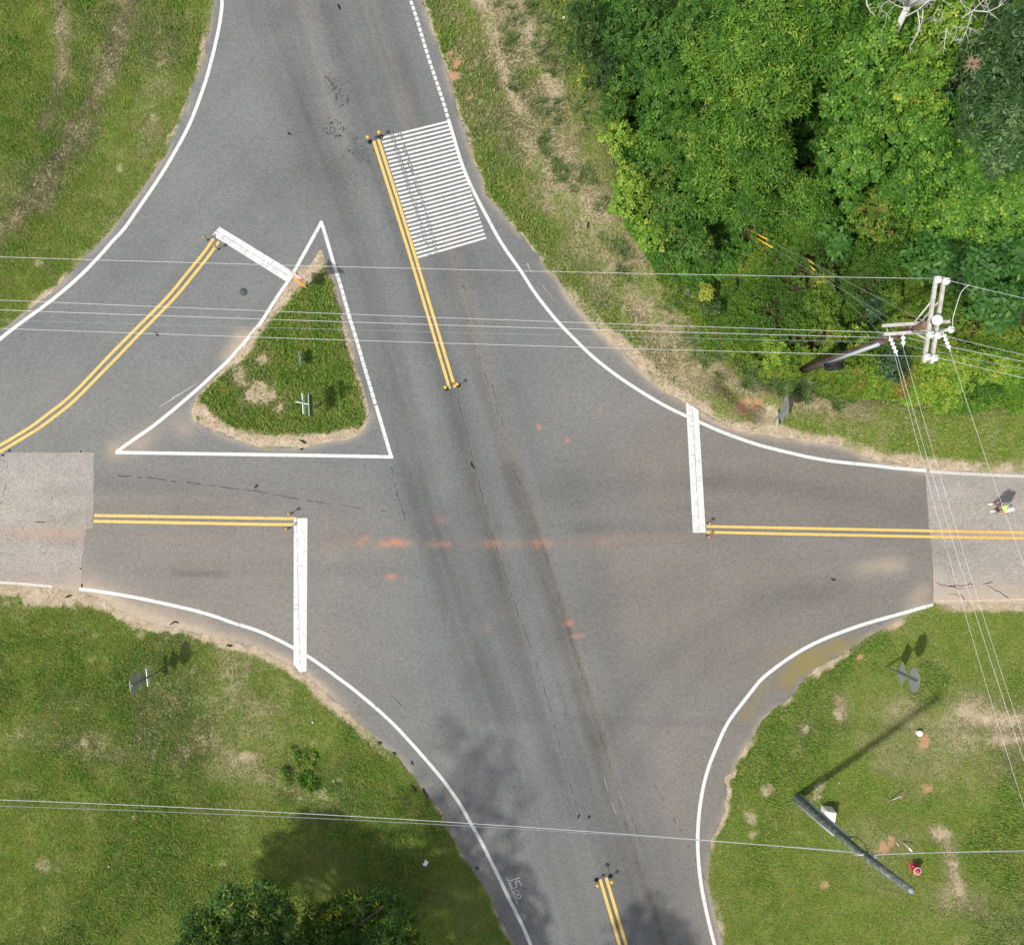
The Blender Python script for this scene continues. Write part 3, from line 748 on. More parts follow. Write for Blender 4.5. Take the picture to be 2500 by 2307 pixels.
# double yellow lines
YL = Zp(0, 560, [(1632, 72), (1560, 180), (1450, 310), (1290, 510), (1150, 650), (1000, 800), (850, 950), (700, 1110), (600, 1215), (500, 1310), (380, 1400), (250, 1500), (130, 1575), (0, 1650)])
YR = Zp(0, 560, [(1672, 95), (1600, 200), (1480, 350), (1350, 510), (1200, 665), (1050, 815), (900, 975), (750, 1125), (640, 1240), (530, 1345), (420, 1430), (300, 1520), (150, 1610), (0, 1700)])
ribbons('double_yellow_line', [ext1(YL, 500), ext1(YR, 500)], 0.125, M_yel, parent=road)
ribbons('double_yellow_line', [[(912.3, 345), (981, 560), (1040, 755), (1097.6, 949)], [(923.8, 341), (993.8, 560), (1053, 755), (1110.6, 946)]], 0.125, M_yel, parent=road, smooth=1)
ribbons('double_yellow_line', [[(230, 1258.2), (640, 1265), (724, 1266)], [(228.5, 1272.3), (640, 1280), (724, 1280.7)]], 0.125, M_yel, parent=road, smooth=0)
ribbons('double_yellow_line', [[(1724.5, 1285), (1880, 1288), (2282, 1296)], [(1724.5, 1299), (1880, 1302.4), (2282, 1310.5)]], 0.115, M_yel, parent=road, smooth=0)
ribbons('double_yellow_line', [[(2282, 1296), (2500, 1300), (3100, 1312)], [(2282, 1310.5), (2500, 1314), (3100, 1326)]], 0.115, M_oran, parent=road, smooth=0)
ribbons('double_yellow_line', [ext1([(1465, 2145.5), (1513, 2307)], 700), ext1([(1479.8, 2141.7), (1529, 2307)], 700)], 0.13, M_yel, parent=road, smooth=0)
# hatched box of white bars
hb = bpy.data.objects.new('hatched_box', None); COL.objects.link(hb); hb.parent = road
A0, A1 = np.array([930.5, 338.2]), np.array([1019.5, 628.8]); B0, B1 = np.array([1094.2, 297.5]), np.array([1187.0, 580.8])
for i in range(31):
    f = i / 30
    a = A0 + (A1 - A0) * f; b = B0 + (B1 - B0) * f
    m = (a + b) / 2 + np.array([0, 1.2 * math.sin(f * 3)])
    ribbons('bar', [[tuple(a), tuple(m), tuple(b)]], 0.088 * random.uniform(.95, 1.05), M_white, .006, hb, 1)
for off, w in ((24, .055), (29, .05), (42, .06), (47, .06)):           # tyre marks across the bars
    Vs, Fs, b_ = [], [], 0
    for i in range(31):
        f = (i + 0.05) / 30
        if random.random() < .12: continue
        a = A0 + (A1 - A0) * f + np.array([off + 4 * math.sin(f * 2.5), -off * .245])
        for q in range(3):
            c = a + np.array([random.uniform(-1.5, 1.5), (q - 1) * 1.9])
            V, F = ribbon_v(wpts([tuple(c - np.array([.9, 1.0])), tuple(c + np.array([.9, 1.0]))]), w * random.uniform(.5, 1.1), .0085 + .0002 * q)
            Vs.append(V); Fs.append(F + b_); b_ += 4
    link('tyre_mark', fast_mesh('tyre_mark', np.vstack(Vs), np.vstack(Fs)), plain('scuffed_bar_paint', (.17, .175, .175), .9, var=.4, scale=50) if off == 24 else bpy.data.materials['scuffed_bar_paint'], road)
# sprayed survey number
zz = lambda pts: Zp(1220, 2120, pts, 100 / 1848)
def ell(cx, cy, rx, ry, rot, n=20):
    c, s = math.cos(rot), math.sin(rot)
    return [(cx + rx * math.cos(a) * c - ry * math.sin(a) * s, cy + rx * math.cos(a) * s + ry * math.sin(a) * c) for a in np.linspace(0, 2 * math.pi, n)]
num = [zz([(385, 540), (640, 490), (900, 400)]), zz([(330, 420), (390, 570), (500, 850), (620, 1150), (720, 1350), (800, 1570)]),
       zz([(1000, 760), (950, 680), (875, 540), (870, 530), (690, 590), (692, 594), (740, 680), (775, 770), (730, 850), (640, 885), (560, 850), (500, 760), (490, 670), (510, 590)]),
       zz(ell(755, 1055, 118, 84, .35)), zz(ell(858, 1255, 92, 92, 0)), zz([(870, 1170), (940, 1150)])]
ribbons('survey_number', num, 0.034, M_chalk, .0085, road, 1)

# cracks, seams and scuffs
def wobble(pl, amp, step=6):
    p = resample(np.array(pl, float), step)
    return p + (np.random.default_rng(int(pl[0][0] * 7 + pl[0][1])).random(p.shape) - .5) * amp * 2
def crack(pl, w=.022, amp=1.6, mat=None, brk=0.0, z=.0045):
    p = wobble(Dp(pl), amp)
    Vs, Fs, b = [], [], 0
    for i in range(0, len(p) - 2, 2):
        if random.random() < brk: continue
        V, F = ribbon_v(wpts(p[i:i + 3]), w * random.uniform(.5, 1.3), z)
        Vs.append(V); Fs.append(F + b); b += len(V)
    if Vs: link('crack', fast_mesh('crack', np.vstack(Vs), np.vstack(Fs)), mat or M_dark, road)
crack([(635, 145), (645, 160), (655, 172), (662, 182)], .03)
crack([(720, 275), (735, 300), (742, 335)], .02, brk=.5)
crack([(838, 425), (848, 450), (866, 490)], .02, brk=.4)
crack([(230, 930), (300, 935), (350, 942), (430, 952), (500, 960), (580, 975), (640, 985)], .03, brk=.25)
crack([(765, 915), (775, 960), (795, 1020)], .03, brk=.25)
crack([(890, 760), (925, 900), (965, 1050), (1010, 1190), (1040, 1270), (1075, 1380), (1100, 1480), (1140, 1620)], .02, brk=.35)
crack(SEAM[3:], .016, 3.0, brk=.74)
crack([(905, 600), (980, 830), (1040, 1030)], .018, 2.5, brk=.6)
crack([(1110, 1230), (1160, 1400), (1220, 1560), (1260, 1660)], .018, 2.0, brk=.6)
crack([(1260, 1500), (1330, 1620), (1400, 1760)], .02, 2.0, brk=.55)
crack([(1855, 1147), (1900, 1142), (1950, 1140)], .035, 2.2, brk=.1, z=.006); crack([(1930, 1145), (1960, 1160), (1985, 1180)], .03, 2.2, z=.006); crack([(1850, 1160), (1880, 1165), (1900, 1185)], .025, 2.5, z=.006); crack([(1830, 1140), (1870, 1150), (1890, 1150)], .03, 2.5, z=.006)
crack([(68, 1020), (92, 1022)], .03, 1.5, z=.006); crack([(15, 905), (14, 940), (0, 990)], .02, 1.5, brk=.3, z=.006)
crack([(640, 985), (690, 992), (760, 1000)], .018, 1.2, brk=.4)
crack([(20, 630), (240, 665), (330, 680)], .012, .4, plain('pale_scratch', (.3, .3, .3), .9), .95)
M_scr = plain('chalky_scratch', (.36, .35, .34), .9, var=.4, scale=60)
crack([(385, 750), (345, 775), (305, 800)], .05, .8, M_scr); crack([(1031, 515), (1042, 540)], .04, .6, M_scr); crack([(1055, 550), (1085, 590)], .02, .6, M_scr, .3)
crack([(1182, 1520), (1192, 1555)], .018, .4, M_scr); crack([(1197, 1570), (1205, 1590)], .018, .4, M_scr); crack([(765, 1360), (792, 1385)], .03, 1.2, M_dark, .2)
# oil spots on the main road
def spots(area, n, rmin, rmax, mat, name='oil_spot'):
    pl = Dp(area); V, F = [], []
    for i in range(n):
        t = random.random(); q = t * (len(pl) - 1); k = min(int(q), len(pl) - 2); u = q - k
        cx = pl[k][0] + (pl[k + 1][0] - pl[k][0]) * u + random.gauss(0, 16); cy = pl[k][1] + (pl[k + 1][1] - pl[k][1]) * u + random.gauss(0, 8)
        r = random.uniform(rmin, rmax); c = W(cx, cy); r *= .62; el = random.uniform(.8, 2.0); b = len(V)
        for a in range(7):
            an = a * 2 * math.pi / 7; rr = r * random.uniform(.6, 1.15)
            x, y = rr * math.cos(an), rr * el * math.sin(an)
            V.append((c.x + x + y * .3, c.y + y - x * .0, .0045)); 
        F.append([b + a for a in range(7)])
    link(name, fast_mesh(name, np.array(V), np.array(F)), mat, road)
M_oil = plain('oil_stain', (0.060, 0.061, 0.062), .7, .4)
spots([(650, 240), (665, 270)], 60, .02, .07, M_oil); spots([(640, 310), (690, 345), (700, 400)], 70, .015, .045, M_oil); spots([(650, 150), (668, 205)], 30, .03, .10, M_oil); spots([(690, 275), (705, 310)], 26, .03, .10, M_oil)
spots([(640, 90), (690, 260)], 30, .015, .05, M_oil); spots([(690, 400), (760, 620), (800, 760)], 90, .012, .035, M_oil)
spots([(1080, 945), (1400, 950), (1680, 975)], 110, .012, .034, M_oil); spots([(800, 1100), (850, 1290)], 40, .01, .03, M_oil); spots([(900, 1010), (1000, 1300), (1080, 1500)], 110, .012, .035, M_oil)
spots([(620, 1090), (780, 1170)], 40, .012, .03, M_oil); spots([(100, 950), (90, 1100)], 26, .015, .05, M_oil); spots([(500, 1080), (620, 1090)], 30, .012, .03, M_oil); spots([(1050, 1480), (1200, 1700)], 60, .012, .035, M_oil)
spots([(1860, 960), (1990, 1050)], 40, .012, .03, M_oil)

# ------------------------------------------------------------------ grass (nobody could count it)
def grass(region, n, label, x0, x1, y0, y1, hscale=1.0, seed=1):
    r = np.random.default_rng(seed)
    x = r.uniform(x0, x1, n); y = r.uniform(y0, y1, n)
    s_ = sample('sd', x, y); so = sample('soil', x, y); cl = sample('clay', x, y); wd_ = sample('wood', x, y)
    pl = POLY[region]
    keep = (s_ > -0.02) & (r.random(n) > np.clip(so * 1.2, 0, .90)) & (r.random(n) > cl) & (wd_ < 0.5)
    clump = fbm(x, y, 1.7, 3, seed) * .6 + fbm(x, y, 6.0, 2, seed + 1) * .4
    keep &= r.random(n) < 0.30 + 1.5 * (clump - .25)
    x, y = x[keep], y[keep]
    ins = inside(x, y, pl); x, y = x[ins], y[ins]
    n = len(x)
    so = sample('soil', x, y); d_ = np.clip(np.maximum(sample('dry', x, y), so * 1.1 - .1), 0, 1); l_ = sample('lush', x, y) * (1 - so); cl = sample('clay', x, y); z = sample('gz', x, y)
    h = r.uniform(.05, .11, n) * (0.75 + 0.5 * l_) * (1 - .35 * d_) * hscale
    az = r.uniform(0, 2 * np.pi, n) ; ln = r.uniform(.30, 1.15, n) * h
    w = r.uniform(.012, .034, n) * (0.8 + .4 * l_) * (1 + .25 * (hscale - 1))
    dx, dy = np.cos(az), np.sin(az)
    b = np.stack([x, y, z - .005], 1)
    side = np.stack([-dy * w, dx * w, np.zeros(n)], 1)
    tip = b + np.stack([dx * ln, dy * ln, h], 1)
    V = np.stack([b - side, b + side, tip], 1).reshape(-1, 3)
    F = np.arange(3 * n).reshape(-1, 3)
    t = np.repeat(r.random(n) ** 1.3, 3)
    vg = np.repeat(np.stack([np.clip(d_ + (r.random(n) - .5) * .3, 0, 1), so, l_, cl], 1), 3, 0)
    o = link('grass', fast_mesh('grass', V, F, {'verge': ('FLOAT_COLOR', vg), 'tint': ('FLOAT', t)}), M_blade)
    return tag(o, label, kind='stuff')
GD = 1.0
grass('NW', int(330000 * GD), 'mown lawn with pale mowing streaks north-west of the junction', -22.8, -12.5, 3.5, 21.0, 1, 101)
grass('SW', int(560000 * GD), 'mown lawn south-west of the junction, half in tree shade', -22.8, 0.2, -21.0, -4.6, 1, 102)
grass('SE', int(420000 * GD), 'patchy lawn with worn spots south-east of the junction', 7.8, 22.8, -21.0, -4.6, 1, 103)
grass('NE', int(420000 * GD), 'rough half dead grass strip between the road and the woods', -4.2, 22.8, 0.2, 21.0, 1.8, 104)
grass('IS', int(75000 * GD), 'bright green grass on the triangular traffic island', -13.8, -5.6, 1.2, 11.5, 1.6, 105)

# ------------------------------------------------------------------ foliage
def leaf_material(name, stops, trans=0.19, rough=0.55, spec=0.22):
    t = NT(name)
    c = t.ramp(t.attr('tint').outputs['Fac'], stops)
    t.col(c)
    t.p.inputs['Roughness'].default_value = rough; t.p.inputs['Specular IOR Level'].default_value = spec
    tr = t.new('ShaderNodeBsdfTranslucent'); t.L(t.mix(0.3, c, (0.16, 0.28, 0.02)), tr.inputs[0])
    mx = t.new('ShaderNodeMixShader'); mx.inputs[0].default_value = trans
    t.L(t.p.outputs[0], mx.inputs[1]); t.L(tr.outputs[0], mx.inputs[2])
    t.L(mx.outputs[0], t.n['Material Output'].inputs[0])
    return t.m
PAL = {
    'deep':  leaf_material('deep_green_leaves', [(0, (0.016, 0.042, 0.010)), (.45, (0.030, 0.075, 0.014)), (.8, (0.055, 0.110, 0.020)), (1, (0.12, 0.15, 0.03))]),
    'mixed': leaf_material('mixed_green_leaves', [(0, (0.022, 0.066, 0.010)), (.45, (0.044, 0.118, 0.014)), (.8, (0.080, 0.172, 0.020)), (1, (0.18, 0.21, 0.045))]),
    'willow': leaf_material('long_green_leaves', [(0, (0.035, 0.090, 0.010)), (.4, (0.055, 0.145, 0.014)), (.75, (0.095, 0.205, 0.018)), (1, (0.20, 0.29, 0.032))]),
    'lime':  leaf_material('lime_green_leaves', [(0, (0.060, 0.140, 0.014)), (.4, (0.115, 0.225, 0.020)), (.8, (0.21, 0.33, 0.033)), (1, (0.38, 0.37, 0.06))]),
    'yellow': leaf_material('yellow_green_leaves', [(0, (0.13, 0.17, 0.02)), (.5, (0.25, 0.29, 0.035)), (1, (0.38, 0.36, 0.06))]),
    'vine':  leaf_material('vine_leaves', [(0, (0.030, 0.085, 0.010)), (.4, (0.052, 0.145, 0.014)), (.75, (0.092, 0.205, 0.020)), (1, (0.20, 0.30, 0.034))]),
    'broad': leaf_material('broad_dark_leaves', [(0, (0.020, 0.075, 0.010)), (.5, (0.038, 0.120, 0.016)), (.9, (0.065, 0.165, 0.024)), (1, (0.10, 0.19, 0.03))], .22, .55, .3),
    'gloss': leaf_material('glossy_evergreen_leaves', [(0, (0.014, 0.040, 0.010)), (.5, (0.028, 0.072, 0.016)), (.8, (0.05, 0.105, 0.024)), (1, (0.12, 0.19, 0.06))], .10, .5, .35),
    'teal':  leaf_material('bluish_green_leaves', [(0, (0.012, 0.038, 0.016)), (.6, (0.026, 0.070, 0.028)), (1, (0.06, 0.12, 0.05))], .1, .5, .35),
    'brush': leaf_material('roadside_brush_leaves', [(0, (0.035, 0.085, 0.010)), (.4, (0.066, 0.145, 0.014)), (.75, (0.135, 0.225, 0.022)), (.93, (0.29, 0.29, 0.035)), (1, (0.24, 0.12, 0.05))]),
    'oak':   leaf_material('lance_shaped_leaves', [(0, (0.020, 0.060, 0.010)), (.5, (0.042, 0.115, 0.014)), (.85, (0.090, 0.175, 0.022)), (1, (0.36, 0.37, 0.035))]),
    'dead':  leaf_material('dead_brown_leaves', [(0, (0.14, 0.055, 0.03)), (1, (0.28, 0.14, 0.07))], .1),
}
M_bark = plain('grey_brown_bark', (0.13, 0.105, 0.08), .9, .2, var=.4, scale=18)
M_twig = plain('bare_bleached_wood', (0.50, 0.48, 0.45), .8, .25, var=.25, scale=20)

def unit(a): return a / (np.linalg.norm(a, axis=1, keepdims=True) + 1e-9)
def sprigs(P, A, k, L, Wd, elev, tint, r, droop=0.1):
    """k leaves fanning out round every sprig; returns vertices, faces and tint"""
    n = len(P)
    P = np.repeat(P, k, 0); A = np.repeat(A, k, 0); t = np.repeat(tint, k)
    ref = np.where(np.abs(A[:, 2:3]) < .9, np.array([[0, 0, 1.0]]), np.array([[1.0, 0, 0]]))
    u = unit(np.cross(A, ref)); v = np.cross(A, u)
    az = np.tile(np.arange(k) * 2 * np.pi / k, n) + np.repeat(r.uniform(0, 6.3, n), k) + r.normal(0, .35, n * k)
    e = r.uniform(elev[0], elev[1], n * k)[:, None]
    d = np.cos(e) * (np.cos(az)[:, None] * u + np.sin(az)[:, None] * v) + np.sin(e) * A
    ln = (L * r.uniform(.65, 1.2, n * k))[:, None]; wd = (Wd * r.uniform(.75, 1.2, n * k))[:, None]
    s_ = unit(np.cross(A, d) + r.normal(0, .25, (n * k, 3)))
    b = P + d * ln * .12
    mid = b + d * ln * .48 + A * ln * .05
    tip = b + d * ln - np.array([[0, 0, 1.0]]) * ln * droop
    V = np.stack([b, mid - s_ * wd / 2, tip, mid + s_ * wd / 2], 1).reshape(-1, 3)
    F = np.arange(4 * n * k).reshape(-1, 4)
    t = np.clip(t + r.normal(0, .14, n * k), 0, 1)
    return V, F, np.repeat(t, 4)
SPEC = {  # palette, leaves per sprig, leaf length, leaf width, leaf elevation, sprigs per m2 of clump surface
    'deep':  ('deep', 6, .13, .060, (-.2, .6), 22), 'mixed': ('mixed', 6, .13, .065, (-.3, .6), 22), 'willow': ('willow', 7, .23, .055, (-.3, .7), 17),
    'lime':  ('lime', 6, .14, .085, (-.2, .5), 22), 'yellow': ('yellow', 6, .11, .06, (-.2, .6), 30), 'vine': ('vine', 5, .15, .11, (-.3, .35), 21),
    'broad': ('broad', 4, .30, .16, (-.3, .2), 9), 'gloss': ('gloss', 6, .26, .075, (-.4, .7), 11), 'teal': ('teal', 6, .17, .055, (-.3, .6), 20),
    'brush': ('brush', 6, .11, .055, (-.3, .7), 26), 'oak': ('oak', 8, .25, .060, (-.35, .5), 17), 'feather': ('willow', 9, .16, .04, (-.2, .3), 18),
}
def crown_mesh(name, clumps, spec, seed, base_t=.45, var=.22, fill=1.0, tips=.08):
    pal, k, L, Wd, el, dens = SPEC[spec]
    r = np.random.default_rng(seed)
    Vs, Fs, Ts, b = [], [], [], 0
    for (c, R) in clumps:
        c = np.array(c); m = max(8, int(dens * 2 * np.pi * R * R * fill * 1.15))
        q = r.normal(size=(m, 3)); q[:, 2] = np.where(q[:, 2] < -.25 * np.abs(q[:, 0]), -q[:, 2] * .6, q[:, 2]); q = unit(q)
        rad = R * (1 - .55 * r.random(m) ** 2.2) * (0.80 + .35 * vnoise(q[:, 0] * 2 + c[0], q[:, 1] * 2 + c[1], 1.4, seed % 7))
        P = c + q * rad[:, None] * np.array([1, 1, .85])
        A = unit(q * .75 + np.array([0, 0, .75]) + r.normal(0, .3, (m, 3)))
        t = base_t + r.normal(0, .14, m) + (r.random() - .5) * var * 1.5
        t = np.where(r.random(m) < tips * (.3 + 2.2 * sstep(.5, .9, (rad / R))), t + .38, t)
        V, F, T = sprigs(P, A, k, L, Wd, el, t, r)
        Vs.append(V); Fs.append(F + b); Ts.append(T); b += len(V)
    return fast_mesh(name, np.vstack(Vs), np.vstack(Fs), {'tint': ('FLOAT', np.concatenate(Ts))})
def clumps_for(R, hb, ht, r, n=None):
    """clumps spread through a rounded crown between heights hb and ht"""
    n = n or int(7 + R * 6); out = []
    for i in range(n):
        a = i * 2.399963 + r.uniform(-.4, .4); f = math.sqrt((i + .5) / n)
        rr = R * f * r.uniform(.72, .98)
        zt = hb + (ht - hb) * (1 - .75 * f ** 2) * r.uniform(.66, 1.06)
        out.append(((rr * math.cos(a) * .8, rr * math.sin(a) * .8, zt - .1 * R), R * r.uniform(.22, .44)))
    return out
def tree(name, disp, h, R, spec, label, cat, seed, group=None, ht=None, hb=None, fill=1.0, base_t=.45, parts=True, lean=(0, 0), tips=.08):
    """disp: where the crown's middle shows in the overview; h: its height, from which its place on the ground follows"""
    p = Dw(disp[0], disp[1], h); r = np.random.default_rng(seed)
    g = gz_at(p.x, p.y) if abs(p.x) < 25 and abs(p.y) < 23.5 else 0
    t = thing(name, label, cat, (p.x, p.y, g), group)
    ht = ht or h + R * .55; hb = hb if hb is not None else max(.25, h - R * .8)
    cl = clumps_for(R, hb, ht, r)
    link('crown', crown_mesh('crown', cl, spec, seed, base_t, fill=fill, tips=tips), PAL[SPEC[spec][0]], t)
    mb = MB(); rt = .035 + .018 * h
    top = Vector((r.normal(0, .1), r.normal(0, .1), max(.4, h * .95)))
    mid = Vector((r.normal(0, .08), r.normal(0, .08), top.z * .5))
    mb.tube([(0, 0, -.1), (0, 0, .15), mid, top], [rt * 1.35, rt, rt * .8, rt * .3], 8)
    for (c, R_) in cl[::2]:
        s = mid.lerp(top, r.uniform(.0, .7)) if c[2] > mid.z else Vector((0, 0, .1)).lerp(mid, .6)
        e = Vector(c); m2 = s.lerp(e, .5) + Vector((0, 0, .12))
        mb.tube([s, m2, e], [rt * .45, rt * .3, rt * .12], 5)
    mb.build('trunk', M_bark, t)
    return t
woods = [
 # disp, h, R, spec, name, category, label
 ((1150, 45), 2.6, 1.5, 'deep', 'shrub', 'shrub', 'dark small leaved shrub at the top edge nearest the bare track', .45),
 ((1185, 120), 2.2, 1.2, 'deep', 'shrub', 'shrub', 'dark round shrub just below the topmost roadside shrub', .4),
 ((1262, 40), 4.0, 1.7, 'mixed', 'broadleaf_tree', 'tree', 'small leaved dark tree at the top edge left of the tall long leaved ones', .35),
 ((1345, 60), 4.5, 1.7, 'mixed', 'broadleaf_tree', 'tree', 'mid green small leaved tree at the top edge beside the tallest long leaved tree', .5),
 ((1255, 130), 3.0, 1.2, 'mixed', 'broadleaf_tree', 'tree', 'olive green tree between the dark shrubs and the feathery sumac', .42),
 ((1148, 152), 1.2, .42, 'yellow', 'shrub', 'shrub', 'tiny bright yellow green bush alone at the wood edge by the track', .35),
 ((1205, 200), 2.0, 1.0, 'mixed', 'shrub', 'shrub', 'olive shrub above the upper lime green bush at the wood edge', .5),
 ((1325, 165), 4.0, 1.45, 'feather', 'broadleaf_tree', 'tree', 'feathery soft green sumac, the upper of the two', .35),
 ((1340, 262), 3.5, 1.45, 'feather', 'broadleaf_tree', 'tree', 'feathery soft green sumac, the lower of the two', .32),
 ((1212, 262), 1.9, .95, 'lime', 'shrub', 'shrub', 'lime green bush at the wood edge, uppermost of the three', .55),
 ((1238, 372), 2.2, 1.2, 'lime', 'shrub', 'shrub', 'largest lime green bush at the wood edge, middle of the three', .5),
 ((1275, 452), 1.6, .85, 'lime', 'shrub', 'shrub', 'lime green bush at the wood edge, lowest of the three', .55),
 ((1300, 330), 2.4, 1.15, 'mixed', 'shrub', 'shrub', 'mid green shrub behind the largest lime green bush', .5),
 ((1310, 420), 2.2, 1.2, 'mixed', 'shrub', 'shrub', 'olive shrub between the lime green bushes and the long leaved trees', .62),
 ((1425, 120), 6.0, 1.8, 'willow', 'long_leaved_tree', 'tree', 'yellow tipped long leaved tree left of the tallest one', .62),
 ((1500, 55), 7.5, 2.2, 'willow', 'long_leaved_tree', 'tree', 'tallest long leaved tree at the top edge of the wood', .5),
 ((1505, 175), 6.4, 1.9, 'willow', 'long_leaved_tree', 'tree', 'light green long leaved tree just below the tallest one', .55),
 ((1420, 275), 5.0, 1.6, 'willow', 'long_leaved_tree', 'tree', 'long leaved tree right of the lower feathery sumac', .55),
 ((1505, 300), 4.8, 1.55, 'willow', 'long_leaved_tree', 'tree', 'long leaved tree beside the dark gap in the middle of the wood', .42),
 ((1395, 365), 3.3, 1.4, 'willow', 'long_leaved_tree', 'tree', 'low long leaved tree right of the largest lime green bush', .45),
 ((1470, 388), 3.6, 1.3, 'willow', 'long_leaved_tree', 'tree', 'dark toned long leaved tree above the clearing with the yellow rods', .38),
 ((1575, 385), 3.4, 1.4, 'willow', 'long_leaved_tree', 'tree', 'long leaved tree right of the dark toned one above the clearing', .45),
 ((1365, 462), 2.2, 1.1, 'mixed', 'shrub', 'shrub', 'broad olive shrub left of the clearing with the yellow rods', .6),
 ((1600, 30), 8.0, 2.0, 'willow', 'long_leaved_tree', 'tree', 'long leaved tree at the top edge right of the tallest one', .45),
 ((1700, 75), 7.4, 2.0, 'vine', 'vine_clad_tree', 'tree', 'vine clad tree at the top edge left of the bare white branches', .55),
 ((1690, 190), 6.0, 1.8, 'vine', 'vine_clad_tree', 'tree', 'vine clad tree right of the dark gap, below the top edge one', .45),
 ((1790, 150), 6.6, 1.9, 'lime', 'broadleaf_tree', 'tree', 'bright star leaved tree directly below the bare white branches', .35),
 ((1800, 255), 5.4, 1.8, 'vine', 'vine_clad_tree', 'tree', 'vine clad tree below the bright star leaved tree', .42),
 ((1680, 300), 4.6, 1.6, 'vine', 'vine_clad_tree', 'tree', 'vine clad tree at the centre of the wood below the dark gap', .5),
 ((1860, 40), 7.5, 1.8, 'lime', 'broadleaf_tree', 'tree', 'bright green tree at the top edge tangled with bare white branches', .4),
 ((1955, 80), 7.5, 2.1, 'gloss', 'evergreen_tree', 'tree', 'dark glossy evergreen filling the top right corner', .5),
 ((1975, 230), 6.0, 2.0, 'gloss', 'evergreen_tree', 'tree', 'dark glossy evergreen at the right edge below the corner one', .55),
 ((1895, 300), 4.2, 1.9, 'vine', 'vine_mound', 'vine mound', 'broad vine mound left of the lower glossy evergreen', .5),
 ((1970, 380), 3.4, 1.9, 'vine', 'vine_mound', 'vine mound', 'bright vine mound at the right edge above the broad leaved thicket', .62),
 ((1780, 350), 3.6, 1.6, 'vine', 'vine_mound', 'vine mound', 'vine mound left of the bright one, under the vine clad trees', .45),
 ((1880, 420), 2.6, 1.5, 'vine', 'vine_mound', 'vine mound', 'low vine mound just above the broad leaved thicket', .6),
 ((1715, 415), 2.8, 1.4, 'brush', 'shrub', 'shrub', 'olive thicket above the big leaved sapling', .5),
 ((1640, 468), 1.8, .75, 'broad', 'sapling', 'tree', 'small big leaved sapling standing apart left of the broad leaved thicket', .6),
 ((1830, 495), 2.2, 1.3, 'broad', 'broad_leaved_shrub', 'shrub', 'leftmost shrub of the broad leaved thicket', .5),
 ((1915, 515), 2.6, 1.6, 'broad', 'broad_leaved_shrub', 'shrub', 'tallest shrub of the broad leaved thicket', .45),
 ((1985, 490), 2.6, 1.4, 'broad', 'broad_leaved_shrub', 'shrub', 'shrub of the broad leaved thicket against the right edge', .55),
 ((1960, 590), 2.2, 1.3, 'broad', 'broad_leaved_shrub', 'shrub', 'lowest shrub of the broad leaved thicket, behind the top wire', .5),
 ((1722, 596), 1.0, .75, 'teal', 'shrub', 'shrub', 'bluish dark shrub above the crossarms of the utility pole', .5),
 ((1752, 705), 1.0, .95, 'teal', 'shrub', 'shrub', 'bluish dark shrub below the crossarms of the utility pole', .5),
 ((1382, 572), 1.2, .42, 'yellow', 'shrub', 'shrub', 'bright yellow bush standing alone below the top wire', .6),
 ((1395, 600), .8, .6, 'deep', 'shrub', 'shrub', 'soft dark bush tucked under the bright yellow bush', .6),
 ((1745, 520), .9, .9, 'feather', 'shrub', 'shrub', 'soft fern like bush above the top wire near the utility pole', .3),
 ((1680, 665), 1.0, .75, 'lime', 'shrub', 'shrub', 'yellow green bush right of the coil on the utility pole', .6),
 ((1520, 690), .9, .8, 'lime', 'shrub', 'shrub', 'yellow green bush left of the utility pole foot', .45),
 ((1610, 545), .8, .6, 'yellow', 'shrub', 'shrub', 'pale yellow bush above the top wire below the yellow rods', .2),
]
for i, (dp, h, R, sp, nm, cat, lab, bt) in enumerate(woods):
    tree(nm, dp, h, R, sp, lab, cat, 300 + i, None, base_t=bt, fill=1.0 if R > .6 else 1.3, tips=.06)

# low brush under and before the trees: one mass; trodden gaps stay open round the guy anchors
CLEAR = [(*W(1825, 565)[:2], .45), (*W(1806, 575)[:2], .35), (*W(1966, 630)[:2], .4), (*W(1848, 575)[:2], .5), (*Dw(1470, 780)[:2], .7), (*Dw(1490, 800)[:2], .7), (*W(1900, 1020)[:2], .9)]
def undergrowth(n, poly, zfun, spec, seed, label, base_t, name='undergrowth'):
    r = np.random.default_rng(seed); pl = wpts(Dp(poly)); pal, k, L, Wd, el, _ = SPEC[spec]
    x0, y0 = pl.min(0); x1, y1 = pl.max(0)
    x = r.uniform(x0, x1, n); y = r.uniform(y0, y1, n)
    ed = np.where(inside(x, y, pl), seg_dist(x, y, np.vstack([pl, pl[:1]])), -1)
    a = fbm(x, y, .75, 4, seed)
    keep = (ed + (a - .5) * 1.6 > 0.15) & (r.random(n) < sstep(.30, .52, fbm(x, y, 1.3, 3, seed + 4)) + .12)
    x, y, a, ed = x[keep], y[keep], a[keep], ed[keep]
    kp = np.ones(len(x), bool)
    for c_ in CLEAR: kp &= r.random(len(x)) > 1.15 * np.exp(-((x - c_[0]) ** 2 + (y - c_[1]) ** 2) / (c_[2] * (.5 + a)) ** 2)
    x, y, a, ed = x[kp], y[kp], a[kp], ed[kp]
    g = sample('gz', x, y)
    z = g + zfun(a, ed) * (.25 + .75 * r.random(len(x)) ** .6)
    P = np.stack([x, y, z], 1); A = unit(np.array([[0, 0, 1.0]]) + r.normal(0, .45, (len(x), 3)))
    t = base_t + (fbm(x, y, .55, 3, seed + 8) - .5) * 1.3 + r.normal(0, .08, len(x))
    V, F, T = sprigs(P, A, k, L, Wd, el, t, r)
    o = link(name, fast_mesh(name, V, F, {'tint': ('FLOAT', T)}), PAL[pal])
    return tag(o, label, kind='stuff')
